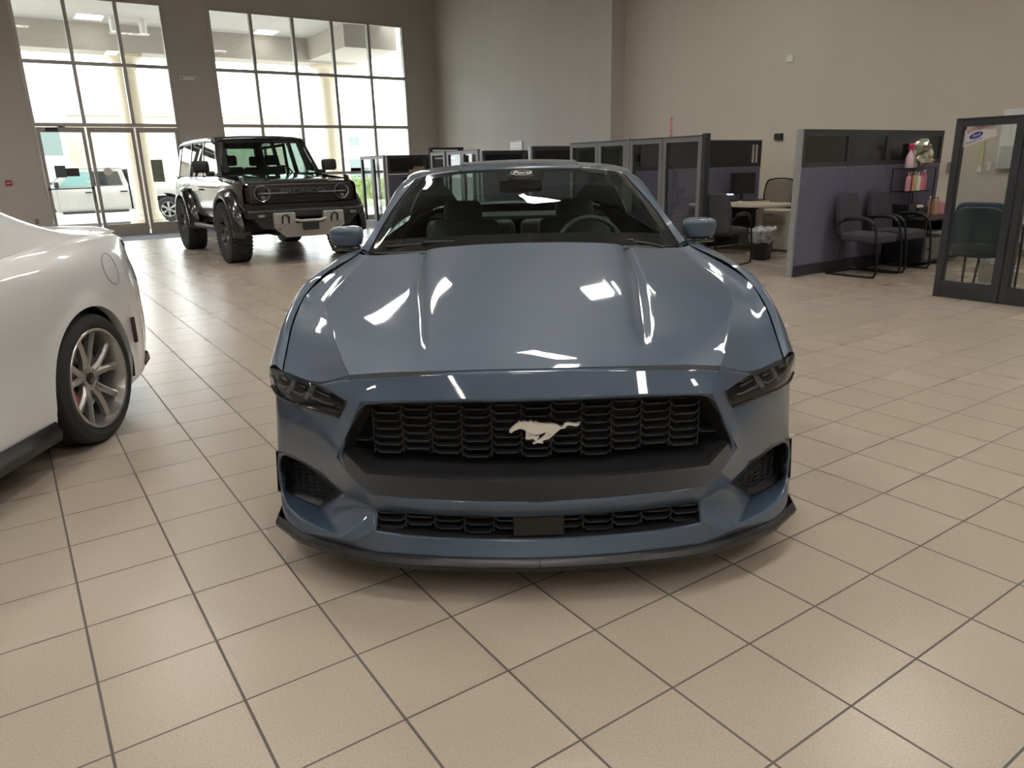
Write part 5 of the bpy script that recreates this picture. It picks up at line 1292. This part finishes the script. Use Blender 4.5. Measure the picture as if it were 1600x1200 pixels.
# pink banner behind the glazed run
pbn = empty('roll_up_banner', (9.37, 9.0, 0), .5, 'narrow pink banner rising above the glass partitions', 'banner')
MB().bbox(-.045, -.006, .05, .045, .006, 2.08, .003).build('banner_cloth', mat('banner_pink', (.75, .28, .30), .6, var=(20, .3)), pbn); MB().bbox(-.08, -.1, 0, .08, .1, .05, .01).build('foot', grey_metal, pbn)
mb = MB()
for k in range(8): mb.box(-.02, -.009, 2.0-.06*k, .02, -.007, 2.03-.06*k)
mb.build('banner_print', white_paint, pbn)
# door stickers
sign_m = mat('sign_black', (.02, .02, .022), .4)
tag(MB().bbox(1.42, YW-.012, 1.40, 1.68, YW+.016, 1.58, .003).build('door_sign', sign_m), 'black rectangular sign on the left door pane', 'sign')
tag(MB().bbox(1.20, YW-.012, 1.38, 1.42, YW+.016, 1.64, .003).build('door_sticker', mat('badge_teal', (.08, .12, .13), .4)), 'dark shield sticker with a gold band on the left door pane', 'sticker')
tag(MB().cyl((2.27, YW+.002, 1.49), .09, .014, 'Y', 28).build('door_sticker', white_paint), 'round white sticker on the middle door pane', 'sticker')
tag(MB().bbox(3.22, YW-.012, 1.22, 3.48, YW+.016, 1.74, .003).build('door_poster', mat('poster_green', (.22, .27, .22), .4, var=(9, .3))), 'green and tan poster on the right door pane', 'poster')
# ================================================================ PICKUP AND CAR OUTSIDE
white_truck = mat('pickup_white_paint', (.46, .45, .43), .3, coat=.8)
tinted = mat('dark_car_glass', (.03, .035, .035), .08)
def simple_wheel(t, x, y, s_, r=.40, n=6):
    w_ = bpy.data.objects.new('wheel', None); C.objects.link(w_); w_.parent = t; w_.location = (x, y, r)
    w_.rotation_euler = (0, 0, -PI/2 if s_ < 0 else PI/2)
    MB().lathe([(.24, -.12), (.36, -.135), (r, -.10), (r, .10), (.36, .135), (.24, .12)], 40, 'X').build('tyre', rubber, w_, smooth=True, auto=40)
    mb = MB(); mb.lathe([(.245, .12), (.23, .11), (.22, -.1)], 32, 'X')
    for k in range(n):
        for e in (-1, 1):
            M_ = Matrix.Rotation(2*PI*k/n+e*.09, 4, 'X'); mb.poly([(.07, -.018, .03), (.07, .018, .03), (.09, .02, .235), (.09, -.02, .235)], (.02, 0, 0), M_)
    mb.lathe([(.0001, .10), (.05, .10), (.06, .06)], 18, 'X'); mb.build('rim', rim_grey, w_, weld=False)
    MB().lathe([(.0001, 0), (.23, 0)], 24, 'X').build('wheel_back', matte_black, w_)
def pickup(loc, rz, lab):
    """faces -x; near side is -y"""
    t = empty('pickup_truck', loc, rz, lab, 'pickup truck')
    ch = lambda mb, n, m, **k: mb.build(n, m, t, **k)
    AXS = (0, 3.7)
    def zb(x):
        z = .42
        for c in AXS:
            d = .5**2-(x-c)**2
            if d > 0: z = max(z, .42+math.sqrt(d))
        return z
    for s_ in (-1, 1):
        def side(x0, x1, zt):
            xs = {x0, x1}
            for i in range(12): xs.add(x0+(x1-x0)*i/12)
            for c in AXS:
                for i in range(21):
                    x = c-.499*math.cos(PI*i/20)
                    if x0 < x < x1: xs.add(x)
            G = []
            for x in sorted(xs):
                b = zb(x); top = zt(x); pts = []
                for k in range(9):
                    z = top+(b-top)*k/8; y = .98-.05*max(0, (z-.95)/.2)**2-.05*max(0, (.7-z)/.3)**2-.10*max(0, (-.4-x)/.5)**2; pts.append((x, s_*y, z))
                G.append([(x, s_*(pts[0][1]-.05), top+.01)]+pts)
            return MB().grid(G)
        zt = lambda x: interp([(-.95, 1.02), (-.5, 1.12), (.6, 1.18), (4.8, 1.20)], x)[0]
        ch(side(-.92, .60, zt), 'front_fender', white_truck, smooth=True, auto=40)
        for a, b in ((.607, 1.62), (1.627, 2.60)):
            d_ = ch(side(a, b, zt), 'door', white_truck, smooth=True, auto=40)
            mb = MB(); mb.bbox(b-.26, s_*1.0-.015, 1.0, b-.05, s_*1.0+.015, 1.04, .01); mb.build('door_handle', black_plastic, d_)
        ch(side(2.65, 4.85, zt), 'cargo_side', white_truck, smooth=True, auto=40)
        # cab glass area
        mb = MB(); mb.poly([(.45, s_*.90, 1.17), (2.62, s_*.90, 1.19), (2.50, s_*.76, 1.72), (1.25, s_*.76, 1.76), (1.0, s_*.77, 1.72)], (0, -s_*.03, 0)); ch(mb, 'cab_side', white_truck)
        mb = MB(); mb.poly([(.66, s_*.905, 1.20), (1.56, s_*.905, 1.21), (1.54, s_*.80, 1.64), (1.12, s_*.80, 1.65)], (0, s_*.012, 0)); ch(mb, 'side_window', mat('bright_car_glass', (.22, .38, .36), .08))
        mb = MB(); mb.poly([(1.64, s_*.905, 1.21), (2.45, s_*.905, 1.22), (2.38, s_*.80, 1.64), (1.62, s_*.80, 1.65)], (0, s_*.012, 0)); ch(mb, 'side_window', tinted)
        mb = MB(); mb.bbox(.55, s_*1.08-.11, 1.17, .68, s_*1.08+.11, 1.36, .03); ch(mb, 'side_mirror', black_plastic, smooth=True)
        for x in AXS: simple_wheel(t, x, s_*.86, s_)
    mb = MB(); mb.grid([[(-.95, y, 1.0), (-.9, y, 1.10), (-.4, y, 1.17), (.45, y, 1.2)] for y in (-.9, -.5, 0, .5, .9)]); mb.box(-.96, -.9, .45, -.88, .9, 1.0); ch(mb, 'bonnet', white_truck, smooth=True, auto=40)
    mb = MB(); mb.bbox(1.05, -.78, 1.70, 2.52, .78, 1.79, .04, seg=3); ch(mb, 'roof', white_truck, smooth=True, auto=50)
    mb = MB(); mb.poly([(.48, -.86, 1.19), (.48, .86, 1.19), (1.08, .74, 1.74), (1.08, -.74, 1.74)], (.01, 0, -.01)); ch(mb, 'windscreen', tinted)
    mb = MB(); mb.box(-.8, -.8, .45, 4.8, .8, .60); mb.box(-.8, -.55, .6, .5, .55, 1.05); mb.box(2.7, -.93, .75, 4.8, .93, .8); mb.box(4.78, -.95, .5, 4.86, .95, 1.2); mb.box(2.62, -.85, .6, 2.66, .85, 1.7); ch(mb, 'chassis', matte_black)
    mb = MB(); mb.tube([(.65, -1.0, .42), (2.5, -1.0, .42)], .04, 8); ch(mb, 'side_step', black_plastic)
    return t
pickup((.95, 27.9, -.1), 0, 'white crew-cab pickup truck parked outside the glass entrance doors')
rk2 = empty('roof_rack_frame', (2.0, 32.0, -.1), 0, 'thin grey rail frame standing behind the pickup', 'rail')
mb = MB(); 
for x in (0, 1.6, 2.4, 3.4): mb.tube([(x, 0, 0), (x, 0, 2.0)], .02, 6)
mb.tube([(0, 0, 2.0), (1.6, 0, 2.0)], .02, 6); mb.tube([(2.4, 0, 2.0), (3.4, 0, 2.0)], .02, 6); mb.build('rail', grey_metal, rk2)
# flag hanging high behind the photographer, mirrored in the bonnet's corner
fl = empty('striped_flag', (-2.0, 9.2, ZC-.45), .35, 'red and white striped flag with a starred blue corner, mirrored in the coupe bonnet corner', 'flag')
mb = MB(); W_, H_ = 2.6, 1.56
def fpnt(u, v): return (-W_/2+W_*u, .07*math.sin(u*11)*(.3+v), -H_*v)
for k in range(13):
    mb.mi(k % 2); mb.grid([[fpnt(i/24, (k+j)/13) for j in (0, 1)] for i in range(25)])
mb.mi(2); mb.grid([[tuple(a_+b_ for a_, b_ in zip(fpnt(i/24, j*7/13/6), (0, -.006, 0))) for j in range(7)] for i in range(11)])
mb.mi(1)
for r_ in range(5):
    for c_ in range(6):
        p = fpnt((c_+.6)/6*.4, (r_+.6)/5*.5); mb.add([(p[0]+.035*math.cos(a_)*(1 if q_ % 2 else .45), p[1]-.012, p[2]+.035*math.sin(a_)*(1 if q_ % 2 else .45)) for q_, a_ in enumerate([2*PI*t_/10 for t_ in range(10)])], [tuple(range(10))])
mb.build('flag_cloth', [mat('flag_red', (.45, .02, .04), .8), mat('flag_white', (.7, .7, .7), .8), mat('flag_blue', (.02, .03, .12), .8)], fl, weld=False); MB().tube([(-W_/2-.05, 0, .01), (W_/2+.05, 0, .01)], .015, 8).build('flag_pole', grey_metal, fl)
